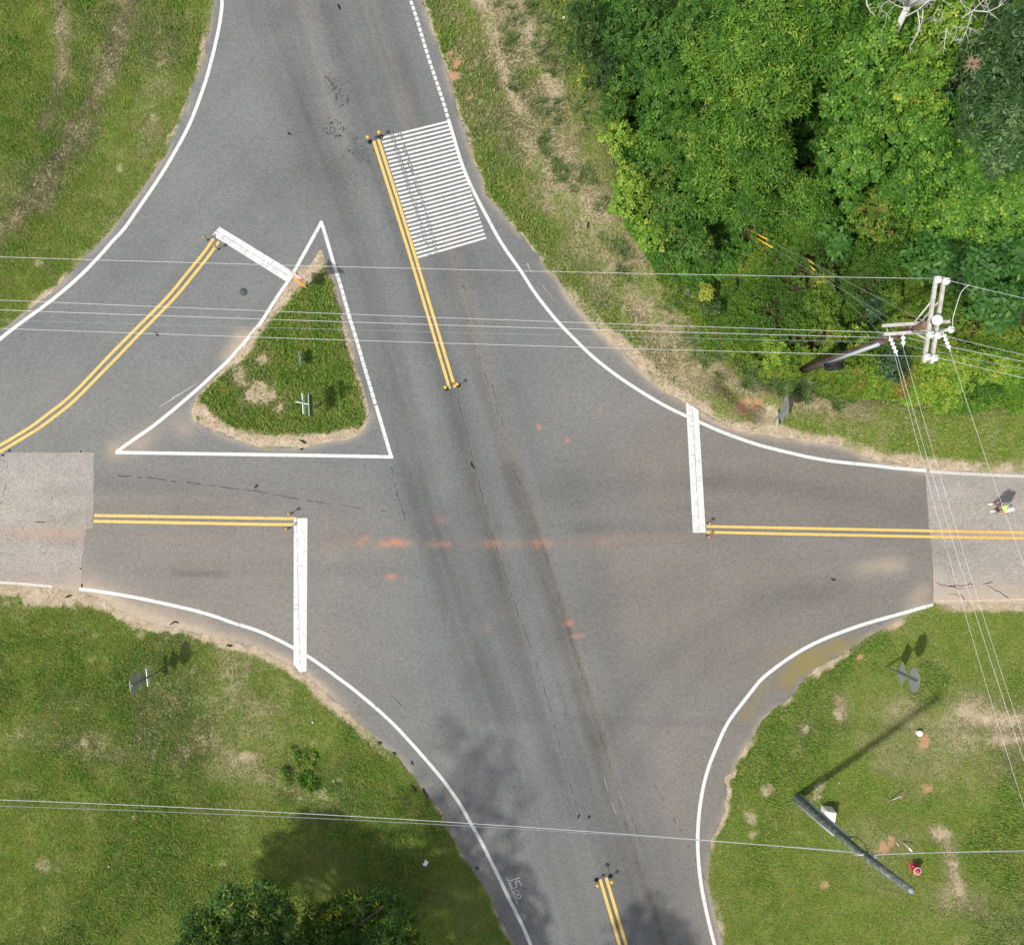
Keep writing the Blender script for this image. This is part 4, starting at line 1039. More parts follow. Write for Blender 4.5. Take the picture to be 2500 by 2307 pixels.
undergrowth(60000, [(1400, 520), (1470, 440), (1640, 430), (1800, 470), (1850, 560), (2060, 620), (2060, 770), (1850, 790), (1680, 775), (1640, 785), (1560, 765), (1500, 755), (1440, 720), (1400, 640)],
            lambda a, e: .15 + 1.1 * sstep(.3, .7, a) * np.clip(e, 0, 1.2), 'brush', 401, 'tangled roadside brush around the utility pole', .50)
undergrowth(34000, [(1640, 705), (1850, 640), (2060, 640), (2060, 805), (1850, 812), (1700, 790), (1640, 760)],
            lambda a, e: .12 + .7 * sstep(.3, .7, a) * np.clip(e, 0, 1.2), 'lime', 402, 'bright low brush along the lawn edge right of the utility pole', .45)
undergrowth(60000, [(1125, -40), (1150, 140), (1190, 250), (1210, 420), (1280, 520), (1340, 560), (1420, 560), (1480, 490), (1640, 470), (1800, 510), (2060, 620), (2100, -40)],
            lambda a, e: .2 + 1.9 * sstep(.3, .7, a) * np.clip(e, 0, 1.5), 'vine', 403, 'dim leafy floor of the wood between the trees', .35)
undergrowth(15000, [(1265, 490), (1400, 510), (1480, 690), (1660, 745), (1690, 800), (1560, 775), (1440, 765), (1365, 690), (1300, 590)],
            lambda a, e: .06 + .45 * sstep(.35, .7, a) * np.clip(e, 0, 1.0), 'brush', 404, 'thin weedy brush spilling from the wood onto the dry strip', .48)
# coarse grass tufts along the wood edge
def tufts(n, poly, seed, label, h=(.12, .42)):
    r = np.random.default_rng(seed); pl = wpts(Dp(poly))
    x0, y0 = pl.min(0); x1, y1 = pl.max(0)
    x = r.uniform(x0, x1, n); y = r.uniform(y0, y1, n)
    k = inside(x, y, pl) & (r.random(n) < sstep(.42, .6, fbm(x, y, 1.1, 3, seed))); x, y = x[k], y[k]
    m = 26; n = len(x); x = np.repeat(x, m) + r.normal(0, .05, n * m); y = np.repeat(y, m) + r.normal(0, .05, n * m)
    hh = r.uniform(h[0], h[1], n * m); az = r.uniform(0, 6.283, n * m); ln = hh * r.uniform(.3, 1.1, n * m); w = r.uniform(.012, .022, n * m)
    z = sample('gz', x, y); d = np.stack([np.cos(az), np.sin(az), np.zeros(n * m)], 1)
    b = np.stack([x, y, z], 1); s_ = np.stack([-np.sin(az) * w, np.cos(az) * w, 0 * w], 1)
    mid = b + d * (ln * .45)[:, None] + np.array([[0, 0, 1.0]]) * (hh * .75)[:, None]; tip = b + d * ln[:, None] + np.array([[0, 0, 1.0]]) * (hh * .9)[:, None]
    V = np.stack([b - s_, mid - s_ * .7, tip, mid + s_ * .7], 1).reshape(-1, 3)
    t = np.repeat(np.repeat(r.uniform(0.1, .9, n), m), 4)
    o = link('coarse_grass', fast_mesh('coarse_grass', V, np.arange(4 * n * m).reshape(-1, 4), {'tint': ('FLOAT', t)}), PAL_t)
    return tag(o, label, kind='stuff')
PAL_t = leaf_material('coarse_grass_blades', [(0, (0.07, 0.14, 0.03)), (.5, (0.14, 0.21, 0.06)), (1, (0.27, 0.28, 0.14))], .2, .4, .5)
tufts(1700, [(1080, -20), (1120, 100), (1165, 250), (1190, 400), (1250, 520), (1340, 560), (1390, 650), (1440, 760), (1380, 720), (1250, 590), (1100, 400), (1000, 200), (960, -20)], 405, 'tufts of coarse grass fringing the wood beside the dry strip')
tufts(160, [(1440, 720), (1560, 745), (1650, 770), (1640, 800), (1560, 780), (1450, 760)], 406, 'tufts of coarse grass behind the leaning sign', (.25, .5))

# ------------------------------------------------------------------ trees at the bottom edge
base = Dw(640, 1822, 0)
oak = thing('lance_leaved_tree', 'dark tree with lance shaped leaves rising at the bottom edge', 'tree', (base.x, base.y, gz_at(base.x, base.y)))
low = [((395, 1815), 4.0, .95), ((450, 1772), 4.1, .95), ((505, 1752), 4.0, .70), ((470, 1835), 4.4, .9), ((540, 1790), 4.0, .85), ((380, 1860), 4.0, 1.0), ((560, 1840), 4.6, .8), ((425, 1860), 4.6, 1.0), ((520, 1860), 4.8, .9),
       ((620, 1800), 2.6, .8), ((680, 1778), 2.5, .95), ((730, 1772), 2.6, .65), ((640, 1845), 2.8, 1.0), ((720, 1830), 2.8, .9), ((600, 1850), 2.6, .8), ((770, 1762), 3.4, .42), ((785, 1812), 3.7, .75), ((745, 1850), 3.8, .9), ((800, 1860), 3.8, .8), ((690, 1870), 3.4, 1.1)]
hi = [((690, 1790), 7.5, 1.4), ((600, 1850), 7.5, 1.5), ((760, 1850), 7.8, 1.4), ((530, 1810), 8.4, 1.3), ((650, 1770), 10.0, 1.4), ((560, 1760), 10.8, 1.25), ((740, 1790), 9.6, 1.2), ((540, 1740), 12.2, 1.1), ((630, 1720), 12.4, 1.05), ((700, 1760), 11.8, 1.2), ((820, 1850), 7.0, 1.2), ((480, 1850), 6.8, 1.4), ((700, 1900), 7.2, 1.7), ((620, 1930), 8.2, 1.7), ((790, 1925), 7.2, 1.5), ((540, 1900), 7.0, 1.5), ((860, 1900), 6.5, 1.3), ((470, 1765), 7.2, .95), ((400, 1805), 7.0, 1.1), ((760, 1985), 8.0, 1.5), ((830, 1985), 7.5, 1.4), ((545, 1652), 13.6, .85), ((600, 1664), 13.2, .9), ((655, 1690), 13.0, 1.0), ((480, 1800), 9.0, 1.1)]
def local(p): return (p.x - base.x, p.y - base.y, p.z)
cl_low = [(local(Dw(d[0], d[1], h)), R * .85) for d, h, R in low]
cl_top = [((lambda g: (g.x - base.x, g.y - base.y, h))(Dw(d[0], d[1], 0)), R) for d, h, R in hi if h > 9.5]
hi = [q_ for q_ in hi if q_[1] <= 9.5]
cl_hi = [((lambda g: (g.x - base.x, g.y - base.y, h))(Dw(d[0], d[1], 0)), R) for d, h, R in hi]
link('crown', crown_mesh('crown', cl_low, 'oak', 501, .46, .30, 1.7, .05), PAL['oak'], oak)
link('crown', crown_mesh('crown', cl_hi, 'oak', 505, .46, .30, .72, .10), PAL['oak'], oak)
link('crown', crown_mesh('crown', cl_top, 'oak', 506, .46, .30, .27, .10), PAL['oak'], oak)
mb = MB(); mb.tube([(0, 0, -.2), (0, 0, .5), (.05, .1, 4), (-.2, .5, 8), (-.7, 1.0, 12)], [.34, .26, .21, .14, .05], 12)
for c, R in cl_low + cl_hi + cl_top:
    z0 = max(.9, c[2] - 1.3) if c[2] > 4.9 else c[2] * .62
    s0 = Vector((-.05 * z0 * .6, .08 * z0, z0)); e = Vector(c); m2 = s0.lerp(e, .55) + Vector((0, 0, .25))
    mb.tube([s0, m2, e], [.075, .05, .018], 6)
mb.build('trunk', M_bark, oak)
dl = local(Dw(565, 1795, 3.3))
link('dead_sprig', crown_mesh('dead_sprig', [(dl, .26), ((dl[0] + .1, dl[1] + .25, dl[2]), .2)], 'mixed', 502, .5), PAL['dead'], oak)
b2 = Dw(1050, 2010, 0)
ash = thing('shade_tree', 'tall tree standing just beyond the bottom edge, shading the road', 'tree', (b2.x, b2.y, 0))
r_ = np.random.default_rng(503)
link('crown', crown_mesh('crown', clumps_for(2.6, 7.0, 11.5, r_, 22), 'oak', 503, .45, .3, .3), PAL['oak'], ash)
MB().tube([(0, 0, -.2), (0, 0, .4), (.1, 0, 5), (0, .2, 10)], [.3, .22, .16, .05], 10).build('trunk', M_bark, ash)

# ------------------------------------------------------------------ bare tree in the top right corner
bb = W(2020, 300)
bare = thing('bare_tree', 'dead tree with bare bleached branches at the top edge of the wood', 'tree', (bb.x, bb.y, gz_at(bb.x, bb.y)))
tk = MB(); tk.tube([(0, 0, -.1), (.1, -.05, 3), (.0, .1, 6.2), (-.3, .6, 9.0)], [.17, .14, .12, .10], 9); tk.build('trunk', M_twig, bare)
def bare_paths(px):                     # traced limb courses: photograph pixels with heights
    return [Vector(W(x, y, h)) - Vector((bb.x, bb.y, 0)) for x, y, h in px]
zc = 420 / 1148
def q(pts, h0, h1):
    n = len(pts)
    return [(2080 + x * zc, y * zc, h0 + (h1 - h0) * i / max(1, n - 1)) for i, (x, y) in enumerate(pts)]
top = (-.3, .6, 9.0)
limbs = [([(640, -200), (560, -60), (500, 20), (435, 75), (350, 120)], 9.8, 10.3, .075), ([(432, 75), (445, 160), (440, 210), (400, 290), (378, 330)], 10.1, 9.5, .036), ([(468, 70), (462, 150), (430, 240), (385, 320)], 10.1, 9.5, .03),
         ([(760, -200), (800, -100), (885, 0), (800, 80), (725, 130)], 9.8, 10.1, .06), ([(800, 80), (900, 88), (970, 55), (1030, 0)], 10.0, 10.5, .034), ([(800, 80), (775, 160), (740, 260), (720, 290)], 10.0, 9.4, .024), ([(775, 190), (700, 190), (655, 185)], 9.7, 9.6, .02),
         ([(625, 195), (615, 280), (603, 370)], 9.7, 9.3, .028), ([(625, 195), (640, 240), (700, 290)], 9.7, 9.4, .016), ([(85, -60), (95, 40), (120, 90), (155, 115)], 10.0, 9.7, .04), ([(215, -60), (225, 0), (285, 40), (230, 100), (215, 180)], 10.0, 9.6, .024),
         ([(560, -40), (600, 10), (630, 30)], 10.0, 10.0, .028), ([(690, -40), (730, 40), (790, 75)], 10.0, 10.1, .022), ([(605, 80), (580, 150), (555, 150)], 9.8, 9.7, .02), ([(570, 60), (540, 110), (510, 130)], 9.8, 9.8, .016), ([(895, -40), (890, 20), (910, 90), (925, 120)], 10.2, 10.1, .016),
         ([(690, 200), (685, 250), (715, 285)], 9.6, 9.4, .014), ([(225, 20), (190, 50), (160, 60)], 9.9, 9.8, .016), ([(285, 40), (330, 60), (350, 55)], 9.8, 9.8, .016), ([(500, 30), (540, 45)], 10.1, 10.1, .015), ([(770, 190), (790, 200), (780, 220)], 9.6, 9.6, .012), ([(820, -40), (850, 40), (905, 60)], 10.2, 10.2, .016)]
lm = MB()
for pts, h0, h1, r0 in limbs:
    P = bare_paths(q(pts, h0, h1)); lm.tube(P, [.62 * r0 * (1 - .72 * i / (len(P) - 1)) for i in range(len(P))], 6)
    for j in range(1, len(P)):                      # twigs
        for _ in range(2):
            s0 = P[j - 1].lerp(P[j], random.random()); dv = (P[j] - P[j - 1]).normalized()
            e = s0 + (dv * .6 + Vector((random.uniform(-1, 1), random.uniform(-1, 1), random.uniform(-.3, .4)))).normalized() * random.uniform(.15, .4)
            lm.tube([s0, s0.lerp(e, .5) + Vector((0, 0, .03)), e], [.008, .006, .003], 4)
for s0 in (limbs[0], limbs[3], limbs[9], limbs[10], limbs[11], limbs[12], limbs[15]):
    e = bare_paths(q(s0[0][:1], s0[1], s0[1]))[0]
    lm.tube([top, Vector(top).lerp(e, .5) + Vector((0, 0, .3)), e], [.08, .065, max(.02, s0[3])], 6)
lm.build('crown', M_twig, bare)
p = W(2372, 158, 7.9)
dt = MB(); rr = random.Random(4)
for i in range(80):
    d = Vector((rr.uniform(-1, 1), rr.uniform(-1, 1), rr.uniform(-.3, .8))).normalized()
    dt.tube([(0, 0, 0), d * .14 + Vector((0, 0, .05)), d * rr.uniform(.2, .42)], [.010, .008, .004], 4)
o = dt.build('dead_vine_tangle', plain('dry_twigs', (.36, .25, .17), .9, var=.4, scale=25)); o.location = p
tag(o, 'tan ball of dead vine caught on the glossy evergreen', 'dead vine')

# weed clumps on the lawns
def weed_clump(dp, R, spec, label, seed, n=7, h=.35, bt=.5):
    p = Dw(*dp); t = thing('weed_clump', label, 'weeds', (p.x, p.y, gz_at(p.x, p.y)))
    r = np.random.default_rng(seed)
    cl = [((r.uniform(-R, R), r.uniform(-R, R), h * r.uniform(.2, .7)), R * r.uniform(.12, .26)) for _ in range(n)]
    link('leaves', crown_mesh('leaves', cl, spec, seed, bt), PAL[SPEC[spec][0]], t)
    for c, _ in cl: MB().tube([(c[0] * .4, c[1] * .4, -.02), c], [.008, .004], 5).build('stem', M_bark, t)
weed_clump((588, 1500), .8, 'brush', 'clump of tall weeds in the lawn above the lance leaved tree', 601, 22, .25, .45)
weed_clump((610, 1528), .4, 'willow', 'small bright weed clump beside the tall weeds in the lawn', 602, 6, .3, .45)

# ------------------------------------------------------------------ street furniture materials
M_alu = plain('sign_back_aluminium', (0.40, 0.42, 0.43), .42, .5, .55, var=.12, scale=9)
M_galv = plain('galvanised_steel', (0.36, 0.375, 0.385), .45, .5, .6, var=.2, scale=20)
M_red = plain('red_sign_sheeting', (0.50, 0.025, 0.03), .4, .4)
M_signw = plain('white_sign_sheeting', (0.78, 0.79, 0.80), .35, .5, var=.05)
M_plate = plain('bare_white_metal', (0.86, 0.90, 0.93), .25, .6, .55, var=.04)
M_signy = plain('yellow_sign_sheeting', (0.78, 0.43, 0.03), .4, .4, var=.08)
M_signo = plain('amber_sign_sheeting', (0.80, 0.36, 0.04), .4, .4, var=.08)
M_black = plain('black_rubber', (0.018, 0.018, 0.019), .7, .3)
M_green = plain('green_sign_sheeting', (0.03, 0.12, 0.06), .4, .4)
M_pole = plain('treated_pole_green_grey', (0.105, 0.125, 0.105), .85, .2, var=.45, scale=16, c2=(0.21, 0.23, 0.21))
M_brown = plain('creosote_pole_brown', (0.115, 0.072, 0.052), .9, .2, var=.45, scale=14, c2=(0.19, 0.125, 0.095))
M_arm = plain('weathered_crossarm', (0.50, 0.47, 0.43), .9, .2, var=.3, scale=22, c2=(0.36, 0.32, 0.28))
M_porc = plain('grey_white_insulator', (0.74, 0.74, 0.73), .25, .6, var=.08)
M_wire = plain('aluminium_wire', (0.54, 0.54, 0.535), .5, .5, 0, var=.08)
M_cable = plain('grey_cable', (0.24, 0.26, 0.27), .6, .4, var=.15)
M_conduit = plain('grey_conduit', (0.38, 0.42, 0.46), .5, .4, var=.1)
M_guard = plain('pale_green_riser', (0.36, 0.44, 0.41), .55, .4, var=.12)
M_cab = plain('cream_cabinet_paint', (0.72, 0.71, 0.66), .5, .4, var=.08)
M_ylw = plain('amber_plastic', (0.80, 0.42, 0.04), .5, .4, var=.15)
M_hyd = plain('faded_red_hydrant_paint', (0.40, 0.030, 0.045), .5, .4, var=.3, scale=25, c2=(0.50, 0.10, 0.11))
M_steel = plain('dull_steel', (0.42, 0.41, 0.40), .5, .5, .5)

def rotz(a): return Matrix.Rotation(a, 3, 'Z')
def octagon(w):
    r = w / 2 / math.cos(math.pi / 8)
    return [(r * math.cos(math.pi / 8 + k * math.pi / 4), r * math.sin(math.pi / 8 + k * math.pi / 4)) for k in range(8)]
def diamond(d): return [(0, -d / 2), (d / 2, 0), (0, d / 2), (-d / 2, 0)]
def rect(w, h): return [(-w / 2, -h / 2), (w / 2, -h / 2), (w / 2, h / 2), (-w / 2, h / 2)]
def tri(d): return [(0, -d * .56), (d / 2, d * .31), (-d / 2, d * .31)]
def scale_o(o, k): return [(y * k, z * k) for y, z in o]
def sign(label, base, plates, rz, post_h, lean=(0, 0), group=None, post_r=.03, name='road_sign', cat='sign'):
    """plates: (name, outline, height, faces +x colour or None, back material); local +x is the printed face"""
    t = thing(name, label, cat, (base.x, base.y, gz_at(base.x, base.y)), group)
    t.rotation_euler = (lean[1], lean[0], 0)
    R = rotz(rz)
    pb = MB(); pb.box(R @ Vector((0, 0, post_h / 2 - .2)), (.022, .062, post_h + .4), R); pb.box(R @ Vector((-.02, .022, post_h / 2 - .2)), (.03, .01, post_h + .4), R); pb.box(R @ Vector((-.02, -.022, post_h / 2 - .2)), (.03, .01, post_h + .4), R)
    pb.build('post', M_galv, t)
    for nm, out, h, mface, mrim, off in plates:
        c = R @ Vector((off, 0, h))
        p = MB().prism(out, .0, .006, R, c).build(nm, M_plate if nm in ('plaque', 'plate') else M_alu, t)
        if mrim is not None: MB().prism(scale_o(out, .985), .0065, .0075, R, c).build('border', mrim, p)
        if mface is not None: MB().prism(scale_o(out, .90 if nm != 'triangle_plate' else .66), .008, .009, R, c).build('face', mface, p)
        for dz in (-.18, .18):
            if abs(dz) < max(z for _, z in out) - .04: MB().lathe([(.012, 0), (.012, .012), (.006, .016)], c + R @ Vector((-.001, 0, dz)), 6, R @ Matrix.Rotation(-math.pi / 2, 3, 'Y')).build('bolt', M_steel, p)
    return t
# west approach: octagon, diamond, plaque on one post, seen from behind
b1 = W(382, 1641)
sign('back of stop sign with a diamond and a white plaque on the south-west lawn', b1,
     [('octagon_plate', octagon(.90), 2.36, M_red, M_signw, .03), ('diamond_plate', diamond(.90), 1.47, M_signy, M_black, .03), ('plaque', rect(.76, .30), .86, M_signy, M_black, .03)], math.pi + .10, 2.75, (.012, -.012))
b2_ = W(2163.5, 1626.4)
sign('back of stop sign above a diamond sign on the south-east lawn', b2_,
     [('octagon_plate', octagon(.93), 2.66, M_red, M_signw, .03), ('diamond_plate', diamond(.98), 1.52, M_signy, M_black, .03)], -.09, 3.05, (.02, .0))
b3 = W(1889.2, 1030.9)
s3 = sign('leaning stop sign with diamond and white plaque by the brush', b3,
     [('octagon_plate', octagon(.90), 2.3, M_red, M_signw, .03), ('diamond_plate', diamond(.95), 1.45, M_signy, M_black, .03), ('plaque', rect(.66, .28), .52, M_signy, M_black, .03)], -.02, 2.7, (-.06, -.22))
b4 = W(740, 707)
sign('amber diamond and red edged triangle sign at the island tip', b4,
     [('triangle_plate', tri(.95), 2.0, M_signw, M_red, .03), ('diamond_plate', diamond(.86), 1.1, M_signo, M_signy, .03)], math.radians(232), 2.35, (.10, -.10))
b5 = W(742.5, 880)
sign('small blank pale plate low on a short post in the island grass', b5, [('plate', rect(.58, .50), .52, M_signw, M_signw, .03)], .10 + math.pi, .76, (.0, .0))
b6 = W(770.5, 995)
t6 = thing('road_sign', 'sign post carrying edge on plates crossing at its top on the island', 'sign', (b6.x, b6.y, gz_at(b6.x, b6.y)))
MB().box((0, 0, 1.25), (.05, .05, 2.8)).build('post', M_galv, t6)
for nm, w, h, z, rz, off in (('crossing_plate', .56, .22, 2.5, math.pi / 2 - .19, 0), ('long_plate', .84, .34, 2.2, .06, -.04), ('lower_plate', .92, .75, 1.2, .04, .04)):
    R = rotz(rz); pl = MB().prism(rect(w, h), -.012, .012, R, R @ Vector((off, 0, z))).build(nm, M_alu if nm == 'lower_plate' else M_signw, t6)
    MB().prism(rect(w * .97, h * .94), .0125, .0135, R, R @ Vector((off, 0, z))).build('face', M_green if nm == 'lower_plate' else M_signw, pl)

# delineator posts at the ends of the yellow lines
def delineator(p, label, ball, ring, h=.52):
    t = thing('delineator_post', label, 'post', (p.x, p.y, 0), 'delineator posts at the ends of the yellow lines')
    if ring:
        MB().lathe([(.105, .0), (.105, .012), (.085, .028), (.055, .03), (.05, .012), (.0505, .0)], (0, 0, .002), 20).build('base', M_black, t)
    else:
        MB().lathe([(.05, .0), (.045, .02), (.02, .025)], (0, 0, .002), 14).build('base', M_black, t)
    MB().tube([(0, 0, .01), (0, 0, h)], .013, 8).build('post', M_cable, t)
    MB().lathe([(.01, -.074), (.042, -.061), (.067, -.03), (.074, 0), (.067, .03), (.042, .061), (.01, .074)], (0, 0, h + .05), 20).build('cap', ball, t)
M_brass = plain('weathered_amber_cap', (0.42, 0.30, 0.17), .4, .5, .35, var=.3, scale=12)
M_copper = plain('coppery_cap', (0.38, 0.20, 0.13), .45, .4, .2, var=.3, scale=12)
zA = lambda ox, oy, x, y: W(ox + x * sx, oy + y * sx)
delineator(zA(620, 0, 885, 1085), 'amber topped post left of the yellow lines above the hatched box', M_ylw, True)
delineator(zA(620, 0, 970, 1047), 'amber topped post at the upper left corner of the hatched box', M_ylw, True)
delineator(zA(620, 560, 1470, 1216), 'amber topped post at the lower end of the middle yellow lines, left one', M_ylw, True)
delineator(zA(620, 560, 1560, 1192), 'amber topped post at the lower end of the middle yellow lines, right one', M_ylw, True)
delineator(zA(0, 560, 1588, 82), 'brassy post left of the slanted stop bar end', M_brass, False, .5)
delineator(zA(0, 560, 1672, 153), 'brassy post just below the slanted stop bar', M_brass, False, .5)
delineator(zA(0, 560, 22, 1726), 'brassy post at the left edge where the curved yellow lines leave', M_brass, False, .5)
delineator(zA(620, 1120, 290, 416), 'brassy post above the western double yellow line end', M_brass, False, .5)
delineator(zA(620, 1120, 270, 529), 'brassy post below the western double yellow line end', M_brass, False, .5)
delineator(zA(1240, 1120, 1528, 487), 'copper topped post above the eastern yellow line end', M_copper, False, .4)
delineator(zA(1240, 1120, 1522, 589), 'copper topped post below the eastern yellow line end', M_copper, False, .4)
delineator(zA(1240, 1727, 676, 1315), 'amber topped post left of the bottom yellow lines', M_ylw, True)
delineator(zA(1240, 1727, 783, 1287), 'amber topped post right of the bottom yellow lines', M_ylw, True)
for o_ in (zA(1240, 1727, 760, 1200),):
    link('patch', MB().lathe([(.09, .003), (.09, .006), (.0, .0065)], (o_.x, o_.y, .001), 16).mesh('patch'), M_dark, road)
    ribbons('crack', [Zp(1240, 1727, [(763, 1210), (780, 1270)])], .022, M_dark, .0045, road, 0)
o_ = zA(0, 560, 1860, 480); link('patch', MB().lathe([(.17, .003), (.17, .006), (.0, .0065)], (o_.x, o_.y, .001), 20).mesh('patch'), plain('tar_patch', (.075, .077, .08), .9), road)

# ------------------------------------------------------------------ utility pole with crossarms (north-east)
PX, PY = 12.37, 4.36
up = thing('utility_pole', 'brown utility pole with four weathered crossarms rising from the brush', 'utility pole', (PX, PY, gz_at(PX, PY)))
def lp(v): return Vector((v[0] - PX, v[1] - PY, v[2]))
MB().tube([(0, 0, -.5), (0, 0, 4.6), (.0, .03, 9.3), (0, .07, 13.05)], [.155, .145, .125, .105], 16).build('pole', M_brown, up)
MB().lathe([(.15, -.05), (.155, .0), (.15, .05), (.10, .085), (.02, .1)], (0, .07, 13.07), 20).build('pole_cap', plain('white_pole_cap', (.82, .82, .80), .5), up)
def arm(a, b, name='crossarm', sec=(.095, .12)):
    a, b = Vector(a), Vector(b); m = (a + b) / 2; d = b - a
    R = Matrix.Rotation(math.atan2(d.y, d.x), 3, 'Z')
    return MB().box(m, (d.length, sec[0], sec[1]), R).build(name, M_arm, up)
HA = 12.77
A1a, A1b = lp(W(2284.5, 676, HA)), lp(W(2255.0, 886, HA)); A2a, A2b = lp(W(2304.5, 678, HA)), lp(W(2272.5, 888, HA))
ar1 = arm(A1a, A1b); ar2 = arm(A2a, A2b)
HB = 11.7
B1a, B1b = lp(W(2153.8, 796, HB)), lp(W(2317, 786, HB)); B2a, B2b = lp(W(2158, 817, HB)), lp(W(2312, 806.5, HB))
ar3 = arm(B1a, B1b); ar4 = arm(B2a, B2b)
for nm, a, b in (('brace', A1a.lerp(A1b, .28), Vector((-.17, .05, 11.5))), ('brace', A2a.lerp(A2b, .26), Vector((.05, .10, 11.5))), ('brace', A1a.lerp(A1b, .72), Vector((-.19, .02, 11.5)))):
    MB().tube([a + Vector((0, 0, -.07)), b], .028, 6).build(nm, M_arm, up)
MB().tube([B1a.lerp(B1b, .06), B2a.lerp(B2b, .06)], .014, 6).build('spacer_rod', M_steel, up); MB().tube([B1a.lerp(B1b, .94), B2a.lerp(B2b, .94)], .014, 6).build('spacer_rod', M_steel, up)
PIN = [(.012, -.12), (.03, 0), (.10, .01), (.112, .035), (.105, .06), (.075, .075), (.082, .09), (.085, .115), (.06, .125), (.055, .14), (.065, .155), (.055, .175), (.015, .18)]
def insulator(p, parent=up):
    o = MB().lathe(PIN, (0, 0, 0), 20).build('insulator', M_porc, parent); o.location = p
    MB().tube([(-.055, .004, .168), (.055, -.004, .168)], .018, 8).build('wire_groove', M_black, o)
    return o
pins = {}
for key, P in (('t1', A1a.lerp(A1b, .045)), ('t2', A2a.lerp(A2b, .055)), ('m1', A1a.lerp(A1b, .68)), ('m2', A2a.lerp(A2b, .68)), ('b1', A1a.lerp(A1b, .94)), ('b2', A2a.lerp(A2b, .94)), ('j', B2a.lerp(B2b, .985))):
    pins[key] = P + Vector((.02 if key != 'j' else .07, 0, .12)); insulator(pins[key])
strings = []
for f_, dvec, n in ((.08, Vector((.30, -.62, -.10)), 4), (.30, Vector((.04, -.36, -.08)), 2), (.93, Vector((.28, -.58, -.10)), 4)):
    P0 = B2a.lerp(B2b, f_) + Vector((0, -.05, .0)); P1 = P0 + dvec
    R = (P1 - P0).to_track_quat('Z', 'Y').to_matrix(); L = (P1 - P0).length
    prof = [(.014, 0), (.014, .1 * L)]
    for i in range(n):
        z0 = L * (.12 + .76 * i / n); dz = L * .76 / n
        prof += [(.03, z0), (.068, z0 + dz * .15), (.072, z0 + dz * .45), (.034, z0 + dz * .72), (.022, z0 + dz * .98)]
    prof += [(.014, L * .9), (.014, L)]
    MB().lathe(prof, P0, 14, R).build('strain_insulator', M_porc, up)
    strings.append(P1 + Vector((PX, PY, 0)))
rz0 = Vector((.155, -.09, 0))
MB().tube([(-.15, -.10, 3.2), (-.14, -.095, 6), (-.125, -.08, 8.9)], .06, 10).build('riser_conduit', M_conduit, up)
cl_ = Vector((.12, -.24, 3.75)); cb = MB()
for k in range(9):
    rr_ = .30 + .02 * (k % 3); zz_ = (k - 4) * .022
    cb.tube([cl_ + Vector((rr_ * 1.1 * math.cos(a), zz_ * 1.2 + .02 * math.sin(a + k), rr_ * 1.1 * math.sin(a))) for a in np.linspace(0, 2 * math.pi, 25)], .017, 6, caps=False)
cb.build('cable_coil', M_black, up)
jp = [Vector(W(2365, 696, 12.6)), Vector(W(2345, 712, 12.3)), Vector(W(2335, 745, 12.05)), Vector(W(2324, 780, 11.95)), Vector((pins['j'].x + PX, pins['j'].y + PY, pins['j'].z + .16))]
MB().tube([lp(v) for v in [Vector(r) for r in chaikin(np.array([list(v) for v in jp]), 2)]], .012, 6).build('jumper_wire', M_wire, up)

def wire(label, a, b, sag, r=.0064, mat=None, n=28, cat='wire', name='power_line', group=None):
    a, b = Vector(a), Vector(b)
    P = []
    for i in range(n + 1):
        f = i / n; p = a.lerp(b, f); p.z -= sag * 4 * f * (1 - f); P.append(p)
    o = MB().tube(P, r, 6).build(name, mat or M_wire)
    return tag(o, label, cat, group)
def gp(key): return (pins[key].x + PX, pins[key].y + PY, pins[key].z + .165)
wire('topmost wire running left from the crossarm end across both roads', gp('t1'), W(-900, 596, 12.2), .55)
wire('bright wire running left from the middle of the crossarms, uppermost of the close group', gp('m1'), W(-900, 692, 12.2), .55)
wire('wire running left from the crossarm foot, lowest of the northern wires', gp('b1'), W(-900, 768, 12.2), .55)
wire('thin wire just below the bright one in the northern group', lp((0, 0, 0)) + Vector((2 * PX - .25, 2 * PY - .13, 10.8)), W(-900, 722, 10.5), .5, .0075)
wire('dim dark cable third down in the northern group', (PX - .16, PY - .12, 9.7), W(-900, 752, 9.6), .5, .007, M_cable)
wire('wire leaving the crossarm top toward the right edge', gp('t2'), W(3100, 842, 13.1), .35)
wire('wire leaving the middle crossarm insulator toward the right edge', gp('m2'), W(3100, 990, 13.1), .35)
wire('wire leaving the crossarm foot toward the right edge', gp('b2'), W(3100, 1045, 13.1), .35)
wire('thin wire from the lower crossarm toward the right edge, upper of two', (PX + .1, PY - .14, 10.8), W(3100, 990, 11.0), .3, .0075)
wire('thin dark cable toward the right edge, lower of two', (PX + .1, PY - .14, 9.7), W(3100, 1010, 10.0), .3, .007, M_cable)
wire('left wire running down to the lower right from the lower crossarm', strings[0] + Vector((-.1, .1, 0)), W(2641, 2397, 10.8), .5, .005)
wire('second wire running down to the lower right from the strain insulator', strings[0], W(2700, 2425, 10.8), .45, .0055)
wire('third wire running down to the lower right, joining the second midway', strings[1], W(2676, 2310, 10.8), .45, .005)
wire('rightmost wire running down past the person to the right edge', strings[2], W(2790, 2100, 10.8), .45, .0055)
g_b = [Vector(W(1806, 551)), Vector(W(1818, 566)), Vector(W(1957, 621)), Vector(W(1962, 635))]
guy_l = ['guy wire from the pole top to the outer yellow rods', 'second guy wire beside it, from below the pole top to the outer yellow rods', 'guy wire from the upper crossarm to the inner yellow rods', 'lowest guy wire from mid pole to the inner yellow rods']
